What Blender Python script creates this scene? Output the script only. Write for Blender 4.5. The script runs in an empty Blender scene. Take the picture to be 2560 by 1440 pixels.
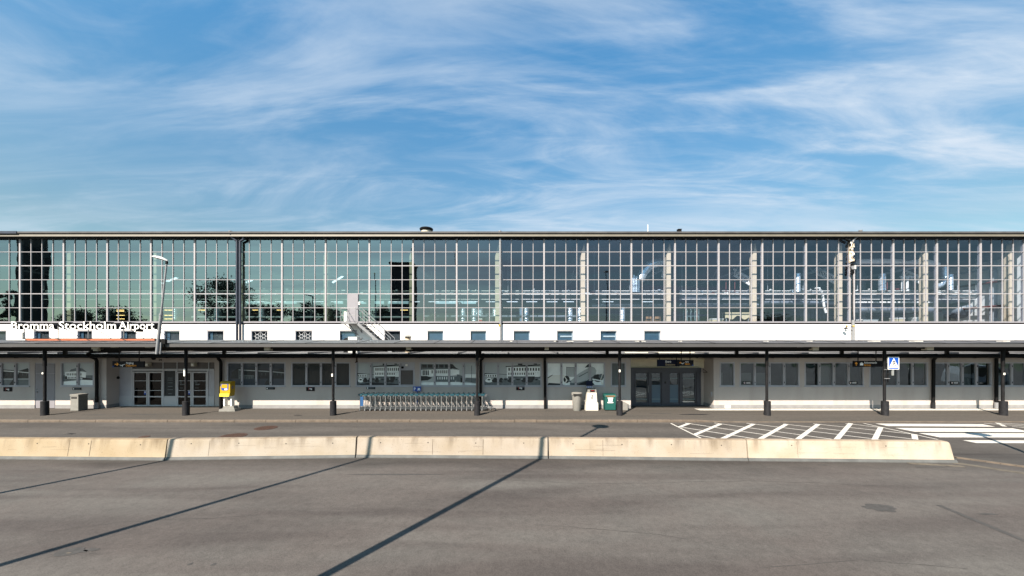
import bpy, bmesh, math, random
from mathutils import Vector, Matrix
R = math.radians
random.seed(7)
C = bpy.data.collections.new('Scene_Objects'); bpy.context.scene.collection.children.link(C)
scn = bpy.context.scene

# ------------------------------------------------------------------ camera, sky, sun, exposure
F = 950.0; CX = 1280.0; HY = 865.0; EYE = 3.9
cam = bpy.data.cameras.new('camera'); camo = bpy.data.objects.new('camera', cam); C.objects.link(camo)
cam.sensor_width = 36; cam.lens = F/2560*36
camo.location = (0, 0, EYE); camo.rotation_euler = (R(90), 0, 0)
cam.shift_y = (HY-720)/2560
cam.clip_start = 0.1; cam.clip_end = 3000
scn.camera = camo

AZ = R(32); EL = R(42)                    # shadows run towards +X,+Y
sun = bpy.data.lights.new('sun', 'SUN'); sun.energy = 5.0; sun.angle = R(0.25); sun.color = (1.0, 0.88, 0.74)
suno = bpy.data.objects.new('sun', sun); C.objects.link(suno)
d = Vector((math.sin(AZ)*math.cos(EL), math.cos(AZ)*math.cos(EL), -math.sin(EL)))
suno.rotation_euler = d.to_track_quat('-Z', 'Y').to_euler(); suno.location = (-20, -30, 40)

w = bpy.data.worlds.new('World'); scn.world = w; w.use_nodes = True
nt = w.node_tree; nt.nodes.clear()
def N(t, typ, **kw):
    n = t.nodes.new(typ)
    for k, v in kw.items(): setattr(n, k, v)
    return n
def L(t, a, b): t.links.new(a, b)
out = N(nt, 'ShaderNodeOutputWorld'); bg = N(nt, 'ShaderNodeBackground'); L(nt, bg.outputs[0], out.inputs[0])
sky = N(nt, 'ShaderNodeTexSky'); sky.sky_type = 'NISHITA'; sky.sun_disc = False
sky.sun_elevation = EL; sky.sun_rotation = R(212); sky.altitude = 0; sky.air_density = 1.0; sky.dust_density = 1.4; sky.ozone_density = 2.6
bg.inputs[1].default_value = 0.067
tc = N(nt, 'ShaderNodeTexCoord'); sep = N(nt, 'ShaderNodeSeparateXYZ'); L(nt, tc.outputs['Generated'], sep.inputs[0])
def math_(t, op, a, b=None, clamp=False):
    n = N(t, 'ShaderNodeMath', operation=op); n.use_clamp = clamp
    for i, v in enumerate((a, b)):
        if v is None: continue
        if isinstance(v, (int, float)): n.inputs[i].default_value = v
        else: L(t, v, n.inputs[i])
    return n.outputs[0]
zz = math_(nt, 'ADD', math_(nt, 'MAXIMUM', sep.outputs[2], 0.0), 0.12)
u = math_(nt, 'DIVIDE', sep.outputs[0], zz); v = math_(nt, 'DIVIDE', sep.outputs[1], zz)
cmb = N(nt, 'ShaderNodeCombineXYZ'); L(nt, u, cmb.inputs[0]); L(nt, v, cmb.inputs[1])
def cloud(rot, scale, nscale, detail, dist, lo, hi, loc=(0, 0, 0), rough=0.55):
    mp = N(nt, 'ShaderNodeMapping'); L(nt, cmb.outputs[0], mp.inputs[0])
    mp.inputs['Rotation'].default_value = (0, 0, R(rot)); mp.inputs['Scale'].default_value = scale; mp.inputs['Location'].default_value = loc
    no = N(nt, 'ShaderNodeTexNoise'); L(nt, mp.outputs[0], no.inputs['Vector'])
    no.inputs['Scale'].default_value = nscale; no.inputs['Detail'].default_value = detail; no.inputs['Distortion'].default_value = dist; no.inputs['Roughness'].default_value = rough
    r = N(nt, 'ShaderNodeMapRange'); r.interpolation_type = 'SMOOTHSTEP'; L(nt, no.outputs['Fac'], r.inputs[0]); r.inputs[1].default_value = lo; r.inputs[2].default_value = hi
    return r.outputs[0]
c1 = cloud(38, (0.40, 1.2, 1), 2.0, 12, 0.8, 0.38, 0.70, (7.7, 2.9, 0), 0.60)
c2 = cloud(-20, (0.25, 1.0, 1), 0.7, 3, 0.3, 0.35, 0.60, (2.9, 7.7, 0))
c3 = cloud(30, (0.35, 1.3, 1), 5.2, 13, 0.9, 0.42, 0.78, (0.3, 2.1, 0), 0.6)
side = N(nt, 'ShaderNodeMapRange'); L(nt, u, side.inputs[0]); side.inputs[1].default_value = -1.8; side.inputs[2].default_value = 1.6; side.inputs[3].default_value = 0.60; side.inputs[4].default_value = 1.1
m = math_(nt, 'MULTIPLY', c1, math_(nt, 'ADD', math_(nt, 'MULTIPLY', c2, 0.75), 0.25))
m = math_(nt, 'ADD', m, math_(nt, 'MULTIPLY', math_(nt, 'MULTIPLY', c3, c2), 0.45))
m = math_(nt, 'MULTIPLY', math_(nt, 'MULTIPLY', m, side.outputs[0]), 0.78, True)
mx = N(nt, 'ShaderNodeMixRGB'); L(nt, m, mx.inputs[0]); tint = N(nt, 'ShaderNodeMixRGB', blend_type='MULTIPLY'); tint.inputs[0].default_value = 1; L(nt, sky.outputs[0], tint.inputs[1]); tr_ = N(nt, 'ShaderNodeMapRange'); L(nt, sep.outputs[2], tr_.inputs[0]); tr_.inputs[1].default_value = 0.22; tr_.inputs[2].default_value = 0.62
tcol = N(nt, 'ShaderNodeMixRGB'); L(nt, tr_.outputs[0], tcol.inputs[0]); tcol.inputs[1].default_value = (0.80, 0.88, 0.74, 1); tcol.inputs[2].default_value = (0.54, 1.16, 1.27, 1); L(nt, tcol.outputs[0], tint.inputs[2]); L(nt, tint.outputs[0], mx.inputs[1]); mx.inputs[2].default_value = (3.7, 4.25, 4.9, 1)
L(nt, mx.outputs[0], bg.inputs[0])

scn.view_settings.view_transform = 'Standard'; scn.view_settings.look = 'None'; scn.view_settings.gamma = 1
scn.view_settings.exposure = 1.5
scn.render.engine = 'CYCLES'
scn.cycles.transparent_max_bounces = 16

# ------------------------------------------------------------------ materials
MATS = {}
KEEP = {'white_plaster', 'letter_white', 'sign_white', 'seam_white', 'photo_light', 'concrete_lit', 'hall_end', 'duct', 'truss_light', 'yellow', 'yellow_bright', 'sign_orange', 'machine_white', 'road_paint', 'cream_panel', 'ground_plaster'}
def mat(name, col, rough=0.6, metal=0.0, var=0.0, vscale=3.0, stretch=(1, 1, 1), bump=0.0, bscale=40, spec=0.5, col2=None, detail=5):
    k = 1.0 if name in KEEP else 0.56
    col = tuple(c*k for c in col); col2 = tuple(c*k for c in col2) if col2 else None
    m = bpy.data.materials.new(name); m.use_nodes = True; t = m.node_tree
    b = t.nodes['Principled BSDF']; b.inputs['Roughness'].default_value = rough; b.inputs['Metallic'].default_value = metal
    b.inputs['Specular IOR Level'].default_value = spec
    b.inputs['Base Color'].default_value = (*col, 1)
    if var or bump or col2:
        tcx = N(t, 'ShaderNodeTexCoord'); mp = N(t, 'ShaderNodeMapping'); L(t, tcx.outputs['Object'], mp.inputs[0]); mp.inputs['Scale'].default_value = stretch
    if var or col2:
        no = N(t, 'ShaderNodeTexNoise'); L(t, mp.outputs[0], no.inputs['Vector']); no.inputs['Scale'].default_value = vscale; no.inputs['Detail'].default_value = detail
        mr = N(t, 'ShaderNodeMapRange'); L(t, no.outputs['Fac'], mr.inputs[0]); mr.inputs[1].default_value = 0.3; mr.inputs[2].default_value = 0.7
        mi = N(t, 'ShaderNodeMixRGB'); L(t, mr.outputs[0], mi.inputs[0])
        if col2 is None:
            mi.inputs[1].default_value = (*[max(0, c*(1-var)) for c in col], 1); mi.inputs[2].default_value = (*[min(1, c*(1+var)) for c in col], 1)
        else:
            mi.inputs[1].default_value = (*col, 1); mi.inputs[2].default_value = (*col2, 1)
        L(t, mi.outputs[0], b.inputs['Base Color'])
    if bump:
        n2 = N(t, 'ShaderNodeTexNoise'); L(t, tcx.outputs['Object'], n2.inputs['Vector']); n2.inputs['Scale'].default_value = bscale; n2.inputs['Detail'].default_value = 4
        bp = N(t, 'ShaderNodeBump'); bp.inputs['Strength'].default_value = bump; bp.inputs['Distance'].default_value = 0.01; L(t, n2.outputs['Fac'], bp.inputs['Height']); L(t, bp.outputs[0], b.inputs['Normal'])
    MATS[name] = m; return m
def glass(name, tint, refl, ior=1.9, rcol=(1, 1, 1), wob=0.08):
    m = bpy.data.materials.new(name); m.use_nodes = True; t = m.node_tree; t.nodes.clear()
    o = N(t, 'ShaderNodeOutputMaterial'); mx = N(t, 'ShaderNodeMixShader'); tr = N(t, 'ShaderNodeBsdfTransparent'); gl = N(t, 'ShaderNodeBsdfGlossy')
    tr.inputs[0].default_value = (*tint, 1); gl.inputs[0].default_value = (*rcol, 1); gl.inputs['Roughness'].default_value = 0.01
    geo = N(t, 'ShaderNodeNewGeometry'); dt_ = N(t, 'ShaderNodeVectorMath', operation='DOT_PRODUCT'); L(t, geo.outputs['Normal'], dt_.inputs[0]); L(t, geo.outputs['Incoming'], dt_.inputs[1])
    r0 = ((ior-1)/(ior+1))**2+refl      # Schlick reflectance, the same from both sides so that sunlight gets in
    fac = math_(t, 'ADD', math_(t, 'MULTIPLY', math_(t, 'POWER', math_(t, 'SUBTRACT', 1.0, math_(t, 'ABSOLUTE', dt_.outputs['Value'])), 5.0), 1-r0), r0, True)
    tcx = N(t, 'ShaderNodeTexCoord'); n2 = N(t, 'ShaderNodeTexNoise'); L(t, tcx.outputs['Object'], n2.inputs['Vector']); n2.inputs['Scale'].default_value = 0.9; n2.inputs['Detail'].default_value = 1
    bp = N(t, 'ShaderNodeBump'); bp.inputs['Strength'].default_value = wob; bp.inputs['Distance'].default_value = 0.02; L(t, n2.outputs['Fac'], bp.inputs['Height']); L(t, bp.outputs[0], gl.inputs['Normal'])
    L(t, fac, mx.inputs[0]); L(t, tr.outputs[0], mx.inputs[1]); L(t, gl.outputs[0], mx.inputs[2]); L(t, mx.outputs[0], o.inputs[0])
    MATS[name] = m; return m
def emit(name, col, s):
    m = bpy.data.materials.new(name); m.use_nodes = True; b = m.node_tree.nodes['Principled BSDF']
    b.inputs['Base Color'].default_value = (*col, 1); b.inputs['Emission Color'].default_value = (*col, 1); b.inputs['Emission Strength'].default_value = s
    MATS[name] = m; return m

mat('white_plaster', (0.82, 0.80, 0.78), 0.85, var=0.035, vscale=1.2, bump=0.15, bscale=60)
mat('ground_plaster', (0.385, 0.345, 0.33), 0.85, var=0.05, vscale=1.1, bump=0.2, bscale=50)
def streaky(name, base, dirt, amount):
    m = bpy.data.materials.new(name); m.use_nodes = True; t = m.node_tree; b = t.nodes['Principled BSDF']; b.inputs['Roughness'].default_value = 0.88
    tcx = N(t, 'ShaderNodeTexCoord'); outs = []
    for sc, st, lo, hi in ((1.3, (1, 1, 0.12), .50, .78), (0.7, (1, 1, 1), .35, .70), (18, (1, 1, 1), .3, .7)):
        mp = N(t, 'ShaderNodeMapping'); L(t, tcx.outputs['Object'], mp.inputs[0]); mp.inputs['Scale'].default_value = st
        n = N(t, 'ShaderNodeTexNoise'); L(t, mp.outputs[0], n.inputs['Vector']); n.inputs['Scale'].default_value = sc; n.inputs['Detail'].default_value = 8
        r = N(t, 'ShaderNodeMapRange'); L(t, n.outputs['Fac'], r.inputs[0]); r.inputs[1].default_value = lo; r.inputs[2].default_value = hi; outs.append(r.outputs[0])
    k_ = math_(t, 'ADD', math_(t, 'MULTIPLY', outs[0], amount), math_(t, 'ADD', math_(t, 'MULTIPLY', outs[1], amount*.5), math_(t, 'MULTIPLY', outs[2], .06)), True)
    mi = N(t, 'ShaderNodeMixRGB'); L(t, k_, mi.inputs[0]); mi.inputs[1].default_value = (*base, 1); mi.inputs[2].default_value = (*dirt, 1); L(t, mi.outputs[0], b.inputs['Base Color'])
    MATS[name] = m
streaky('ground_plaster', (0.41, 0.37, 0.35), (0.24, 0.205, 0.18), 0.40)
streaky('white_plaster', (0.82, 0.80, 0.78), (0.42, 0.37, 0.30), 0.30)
mat('plinth_grey', (0.34, 0.34, 0.35), 0.85, var=0.12, vscale=3, bump=0.2)
mat('cream_panel', (0.62, 0.56, 0.42), 0.7, var=0.06)
mat('frame_lilac', (0.475, 0.46, 0.49), 0.45, var=0.05, vscale=6)
mat('frame_grey', (0.62, 0.62, 0.68), 0.5, var=0.06)
mat('frame_white', (0.70, 0.71, 0.75), 0.4)
mat('frame_dark', (0.07, 0.075, 0.10), 0.4, var=0.1)
mat('black_metal', (0.008, 0.008, 0.009), 0.6, spec=0.15, var=0.2)
mat('post_black', (0.016, 0.016, 0.018), 0.6, spec=0.15, var=0.35, vscale=5, bump=0.1)
mat('sleeve', (0.026, 0.026, 0.030), 0.6, spec=0.15, var=0.3, vscale=8, bump=0.3)
mat('pipe_blue', (0.035, 0.045, 0.075), 0.45, var=0.2)
mat('pipe_grey', (0.30, 0.31, 0.33), 0.45, var=0.1)
mat('roof_bitumen', (0.10, 0.10, 0.105), 0.8, var=0.25, vscale=1.4)
mat('roof_fascia', (0.19, 0.172, 0.135), 0.6, var=0.08)
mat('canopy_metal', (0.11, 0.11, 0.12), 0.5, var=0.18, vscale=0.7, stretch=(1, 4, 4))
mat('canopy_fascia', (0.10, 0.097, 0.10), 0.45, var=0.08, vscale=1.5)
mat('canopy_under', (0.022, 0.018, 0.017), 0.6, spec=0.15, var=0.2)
mat('low_roof', (0.13, 0.13, 0.14), 0.8, var=0.15, vscale=1)
mat('seam_white', (0.75, 0.73, 0.68), 0.6)
mat('steel', (0.30, 0.31, 0.33), 0.45, metal=0.0, var=0.1)
mat('steel_bright', (0.46, 0.48, 0.48), 0.4, metal=0.3)
mat('deck_dark', (0.06, 0.07, 0.08), 0.5, metal=0.3)
mat('frost_dark', (0.055, 0.11, 0.155), 0.5, var=0.2, vscale=1.5)
mat('pale_grey_paint', (0.34, 0.33, 0.37), 0.5, var=0.04)
mat('beige_box', (0.75, 0.70, 0.56), 0.6)
mat('sign_black', (0.012, 0.012, 0.016), 0.6, spec=0.15)
mat('sign_navy', (0.010, 0.016, 0.05), 0.6, spec=0.15)
mat('sign_white', (0.80, 0.80, 0.80), 0.5)
mat('sign_orange', (0.85, 0.33, 0.02), 0.5)
mat('sign_blue', (0.01, 0.10, 0.55), 0.4)
mat('sign_red', (0.6, 0.03, 0.03), 0.4)
mat('letter_white', (0.82, 0.82, 0.80), 0.4)
mat('letter_side', (0.02, 0.02, 0.025), 0.6, spec=0.15)
mat('orange_beam', (0.55, 0.16, 0.07), 0.6)
mat('yellow', (0.38, 0.25, 0.006), 0.4, var=0.06)
mat('yellow_bright', (0.60, 0.48, 0.015), 0.4)
mat('bin_grey', (0.30, 0.295, 0.275), 0.7, var=0.1, vscale=6)
mat('bin_side', (0.22, 0.215, 0.19), 0.8, var=0.2, vscale=20)
mat('machine_white', (0.46, 0.445, 0.40), 0.6, var=0.1, vscale=8)
mat('teal', (0.008, 0.11, 0.095), 0.5, var=0.1)
mat('rust', (0.062, 0.024, 0.012), 0.85, var=0.3, vscale=12, bump=0.5, bscale=30)
mat('trolley_teal', (0.015, 0.085, 0.12), 0.4)
mat('trolley_blue', (0.02, 0.11, 0.30), 0.5)
mat('rubber', (0.02, 0.02, 0.02), 0.8)
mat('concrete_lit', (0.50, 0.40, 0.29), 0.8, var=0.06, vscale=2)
mat('hall_dark', (0.10, 0.11, 0.13), 0.8, var=0.3, vscale=0.5)
mat('hall_wall', (0.16, 0.17, 0.19), 0.8, var=0.3, vscale=0.4)
mat('hall_end', (0.62, 0.62, 0.60), 0.8, var=0.05)
mat('hall_floor', (0.36, 0.34, 0.32), 0.6, var=0.2)
mat('hall_brown', (0.14, 0.07, 0.035), 0.8, var=0.4, vscale=2)
mat('truss', (0.45, 0.48, 0.52), 0.6)
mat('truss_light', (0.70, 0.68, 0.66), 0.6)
mat('red_pipe', (0.20, 0.045, 0.045), 0.5)
mat('duct', (0.62, 0.68, 0.74), 0.3, metal=0.7, var=0.3, vscale=14, bump=0.5, bscale=18)
mat('duct_dark', (0.20, 0.23, 0.28), 0.4, var=0.3)
mat('cloth', (0.72, 0.62, 0.40), 0.9, var=0.1)
mat('cardboard', (0.34, 0.18, 0.08), 0.8, var=0.15)
mat('white_goods', (0.75, 0.75, 0.73), 0.5)
mat('lift_teal', (0.25, 0.36, 0.38), 0.5)
mat('leaf_dark', (0.085, 0.10, 0.055), 0.8, var=0.5, vscale=2)
mat('bark', (0.09, 0.065, 0.045), 0.9, var=0.3)
mat('room_dark', (0.05, 0.05, 0.048), 0.9, var=0.2)
mat('blind', (0.20, 0.225, 0.23), 0.8, var=0.12, stretch=(12, 1, 1))
mat('blind_dark', (0.045, 0.048, 0.050), 0.8, var=0.3, stretch=(30, 1, 1), vscale=2)
mat('vent_grille', (0.17, 0.15, 0.145), 0.7, var=0.2, stretch=(1, 1, 40))
mat('frost', (0.13, 0.20, 0.27), 0.6)
mat('photo_sky', (0.75, 0.80, 0.82), 0.6, var=0.06, vscale=1)
mat('photo_light', (0.85, 0.88, 0.88), 0.6, var=0.08)
mat('photo_mid', (0.20, 0.24, 0.26), 0.6, var=0.25, vscale=6)
mat('photo_dark', (0.018, 0.025, 0.032), 0.6, var=0.4, vscale=8)
mat('photo_dusk', (0.065, 0.08, 0.11), 0.6, var=0.12, vscale=2)
mat('tower_dark', (0.035, 0.028, 0.028), 0.8, var=0.2)
mat('van_paint', (0.45, 0.47, 0.50), 0.25)
mat('van_glass', (0.02, 0.025, 0.03), 0.1)
mat('grass', (0.055, 0.075, 0.025), 0.95, var=0.5, vscale=0.5)
emit('tube_light', (0.85, 0.95, 1.0), 0.9)
emit('warm_light', (1.0, 0.62, 0.22), 1.6)
glass('glass_teal', (0.50, 0.62, 0.62), 0.19, 1.9, (0.60, 0.80, 0.87))
glass('glass_mid', (0.62, 0.72, 0.74), 0.09, 1.8, (0.72, 0.86, 0.98))
glass('glass_blue', (0.80, 0.86, 0.95), 0.07, 1.6, (0.70, 0.84, 1.0))
glass('glass_ground', (0.80, 0.83, 0.82), 0.15, 1.6, (0.72, 0.88, 1.0), wob=0.6)
glass('glass_small', (0.75, 0.85, 0.95), 0.03, 1.5, (0.50, 0.75, 1.0))
glass('glass_poster', (0.95, 0.97, 0.97), 0.0, 1.25)
glass('glass_door', (0.14, 0.14, 0.15), 0.0, 1.33)

def asphalt(name, base, streak, tone2):
    m = bpy.data.materials.new(name); m.use_nodes = True; t = m.node_tree; b = t.nodes['Principled BSDF']
    b.inputs['Roughness'].default_value = 0.88; b.inputs['Specular IOR Level'].default_value = 0.25
    tcx = N(t, 'ShaderNodeTexCoord')
    def noise(scale, st=(1, 1, 1), det=5, dist=0, lo=0.3, hi=0.7, rot=0):
        mp = N(t, 'ShaderNodeMapping'); L(t, tcx.outputs['Object'], mp.inputs[0]); mp.inputs['Scale'].default_value = st; mp.inputs['Rotation'].default_value = (0, 0, R(rot))
        n = N(t, 'ShaderNodeTexNoise'); L(t, mp.outputs[0], n.inputs['Vector']); n.inputs['Scale'].default_value = scale; n.inputs['Detail'].default_value = det; n.inputs['Distortion'].default_value = dist
        r = N(t, 'ShaderNodeMapRange'); L(t, n.outputs['Fac'], r.inputs[0]); r.inputs[1].default_value = lo; r.inputs[2].default_value = hi
        return r.outputs[0], n.outputs['Fac']
    a, _ = noise(0.85, (0.13, 1.0, 1), 6, 0.5, 0.38, 0.62, 3)         # long tyre streaks along the road
    bq, _ = noise(0.5, (0.5, 1, 1), 7, 1.0, 0.36, 0.64)
    g, graw = noise(75, (1, 1, 1), 3, 0, 0.30, 0.70)
    g2, _ = noise(44, (1, 1, 1), 3, 0, 0.34, 0.66)
    m1 = N(t, 'ShaderNodeMixRGB'); L(t, a, m1.inputs[0]); m1.inputs[1].default_value = (*streak, 1); m1.inputs[2].default_value = (*base, 1)
    m2 = N(t, 'ShaderNodeMixRGB'); L(t, math_(t, 'MULTIPLY', bq, 0.55), m2.inputs[0]); L(t, m1.outputs[0], m2.inputs[1]); m2.inputs[2].default_value = (*tone2, 1)
    nf = N(t, 'ShaderNodeTexNoise'); L(t, tcx.outputs['Object'], nf.inputs['Vector']); nf.inputs['Scale'].default_value = 5.0; nf.inputs['Detail'].default_value = 12; nf.inputs['Roughness'].default_value = 0.92
    rf_ = N(t, 'ShaderNodeMapRange'); L(t, nf.outputs['Fac'], rf_.inputs[0]); rf_.inputs[1].default_value = 0.34; rf_.inputs[2].default_value = 0.66
    gr = math_(t, 'ADD', math_(t, 'ADD', math_(t, 'MULTIPLY', g, 0.45), math_(t, 'MULTIPLY', rf_.outputs[0], 0.62)), math_(t, 'ADD', math_(t, 'MULTIPLY', g2, 0.30), 0.32))
    m3 = N(t, 'ShaderNodeVectorMath', operation='SCALE'); L(t, m2.outputs[0], m3.inputs[0]); L(t, gr, m3.inputs['Scale'])
    # dirt washed up along the foot of the barriers
    so_ = N(t, 'ShaderNodeSeparateXYZ'); L(t, tcx.outputs['Object'], so_.inputs[0])
    dr = N(t, 'ShaderNodeMapRange'); L(t, math_(t, 'ADD', so_.outputs[1], math_(t, 'MULTIPLY', bq, -0.5)), dr.inputs[0]); dr.inputs[1].default_value = 11.9; dr.inputs[2].default_value = 12.9; dr.inputs[3].default_value = 1.0; dr.inputs[4].default_value = 0.62 if name == 'asphalt' else 1.0
    m5 = N(t, 'ShaderNodeVectorMath', operation='SCALE'); L(t, m3.outputs[0], m5.inputs[0]); L(t, dr.outputs[0], m5.inputs['Scale'])
    L(t, m5.outputs[0], b.inputs['Base Color'])
    bp = N(t, 'ShaderNodeBump'); bp.inputs['Strength'].default_value = 0.35; bp.inputs['Distance'].default_value = 0.01; L(t, graw, bp.inputs['Height']); L(t, bp.outputs[0], b.inputs['Normal'])
    MATS[name] = m
asphalt('asphalt', (0.076, 0.0712, 0.0665), (0.045, 0.0395, 0.0375), (0.070, 0.060, 0.0555))
asphalt('asphalt_far', (0.069, 0.062, 0.057), (0.042, 0.038, 0.035), (0.059, 0.053, 0.049))
asphalt('pavement', (0.066, 0.058, 0.051), (0.052, 0.047, 0.042), (0.059, 0.052, 0.047))
mat('patch', (0.058, 0.054, 0.052), 0.9, var=0.25, vscale=9, bump=0.4)
mat('kerb_stone', (0.17, 0.132, 0.10), 0.85, var=0.25, vscale=3, bump=0.3)
mat('dry_dirt', (0.13, 0.11, 0.085), 0.95, var=0.3, vscale=5, bump=0.3)

def paint():
    m = bpy.data.materials.new('road_paint'); m.use_nodes = True; t = m.node_tree; b = t.nodes['Principled BSDF']; b.inputs['Roughness'].default_value = 0.8
    tcx = N(t, 'ShaderNodeTexCoord'); n = N(t, 'ShaderNodeTexNoise'); L(t, tcx.outputs['Object'], n.inputs['Vector']); n.inputs['Scale'].default_value = 9; n.inputs['Detail'].default_value = 7
    r = N(t, 'ShaderNodeMapRange'); L(t, n.outputs['Fac'], r.inputs[0]); r.inputs[1].default_value = 0.28; r.inputs[2].default_value = 0.40
    mi = N(t, 'ShaderNodeMixRGB'); L(t, r.outputs[0], mi.inputs[0]); mi.inputs[1].default_value = (0.17, 0.155, 0.14, 1); mi.inputs[2].default_value = (0.42, 0.40, 0.37, 1); L(t, mi.outputs[0], b.inputs['Base Color'])
    MATS['road_paint'] = m
paint()

def barrier_mat():
    m = bpy.data.materials.new('barrier_concrete'); m.use_nodes = True; t = m.node_tree; b = t.nodes['Principled BSDF']; b.inputs['Roughness'].default_value = 0.9
    tcx = N(t, 'ShaderNodeTexCoord')
    def nz(sc, st, lo, hi, det=6, dist=0.0):
        mp = N(t, 'ShaderNodeMapping'); L(t, tcx.outputs['Object'], mp.inputs[0]); mp.inputs['Scale'].default_value = st
        oi = N(t, 'ShaderNodeObjectInfo'); va = N(t, 'ShaderNodeVectorMath', operation='ADD'); L(t, mp.outputs[0], va.inputs[0]); 
        sc_ = N(t, 'ShaderNodeVectorMath', operation='SCALE'); sc_.inputs[0].default_value = (40, 40, 40); L(t, oi.outputs['Random'], sc_.inputs['Scale']); L(t, sc_.outputs[0], va.inputs[1])
        n = N(t, 'ShaderNodeTexNoise'); L(t, va.outputs[0], n.inputs['Vector']); n.inputs['Scale'].default_value = sc; n.inputs['Detail'].default_value = det; n.inputs['Distortion'].default_value = dist
        r = N(t, 'ShaderNodeMapRange'); L(t, n.outputs['Fac'], r.inputs[0]); r.inputs[1].default_value = lo; r.inputs[2].default_value = hi; return r.outputs[0]
    base = N(t, 'ShaderNodeMixRGB'); L(t, nz(1.2, (1, 1, 1), 0.35, 0.7), base.inputs[0]); base.inputs[1].default_value = (0.275, 0.252, 0.222, 1); base.inputs[2].default_value = (0.235, 0.203, 0.158, 1)
    # streaks run down from the top edge and fade towards the foot
    se = N(t, 'ShaderNodeSeparateXYZ'); L(t, tcx.outputs['Object'], se.inputs[0])
    h = N(t, 'ShaderNodeMapRange'); L(t, se.outputs[2], h.inputs[0]); h.inputs[1].default_value = 0.22; h.inputs[2].default_value = 0.74
    st = math_(t, 'MULTIPLY', nz(3.2, (1, 1, 0.07), 0.48, 0.72, 8), h.outputs[0])
    m1 = N(t, 'ShaderNodeMixRGB'); L(t, math_(t, 'MULTIPLY', st, 0.8), m1.inputs[0]); L(t, base.outputs[0], m1.inputs[1]); m1.inputs[2].default_value = (0.07, 0.051, 0.034, 1)
    edge = N(t, 'ShaderNodeMapRange'); L(t, se.outputs[2], edge.inputs[0]); edge.inputs[1].default_value = 0.66; edge.inputs[2].default_value = 0.71
    m1b = N(t, 'ShaderNodeMixRGB'); L(t, math_(t, 'MULTIPLY', edge.outputs[0], 0.6), m1b.inputs[0]); L(t, m1.outputs[0], m1b.inputs[1]); m1b.inputs[2].default_value = (0.11, 0.08, 0.052, 1)
    sp = nz(38, (1, 1, 1), 0.66, 0.72, 2)
    m2 = N(t, 'ShaderNodeMixRGB'); L(t, math_(t, 'MULTIPLY', sp, 0.7), m2.inputs[0]); L(t, m1b.outputs[0], m2.inputs[1]); m2.inputs[2].default_value = (0.06, 0.045, 0.035, 1)
    oc = N(t, 'ShaderNodeObjectInfo'); m4 = N(t, 'ShaderNodeMixRGB', blend_type='MULTIPLY'); m4.inputs[0].default_value = 1; L(t, m2.outputs[0], m4.inputs[1]); L(t, oc.outputs['Color'], m4.inputs[2])
    L(t, m4.outputs[0], b.inputs['Base Color'])
    n2 = N(t, 'ShaderNodeTexNoise'); L(t, tcx.outputs['Object'], n2.inputs['Vector']); n2.inputs['Scale'].default_value = 25; n2.inputs['Detail'].default_value = 6
    bp = N(t, 'ShaderNodeBump'); bp.inputs['Strength'].default_value = 0.3; bp.inputs['Distance'].default_value = 0.01; L(t, n2.outputs['Fac'], bp.inputs['Height']); L(t, bp.outputs[0], b.inputs['Normal'])
    MATS['barrier_concrete'] = m
barrier_mat()
mat('barrier_foot', (0.125, 0.13, 0.13), 0.85, var=0.2, vscale=3)
mat('stain', (0.13, 0.095, 0.065), 0.9, var=0.3)

# ------------------------------------------------------------------ mesh helpers
def S(Y): return F/Y
def X(px, Y): return (px-CX)/F*Y
def Z(py, Y): return EYE-(py-HY)/F*Y
def G(px, py, z=-0.12):                    # a point on level ground z
    Y = F*(EYE-z)/(py-HY); return ((px-CX)/F*Y, Y)

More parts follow.
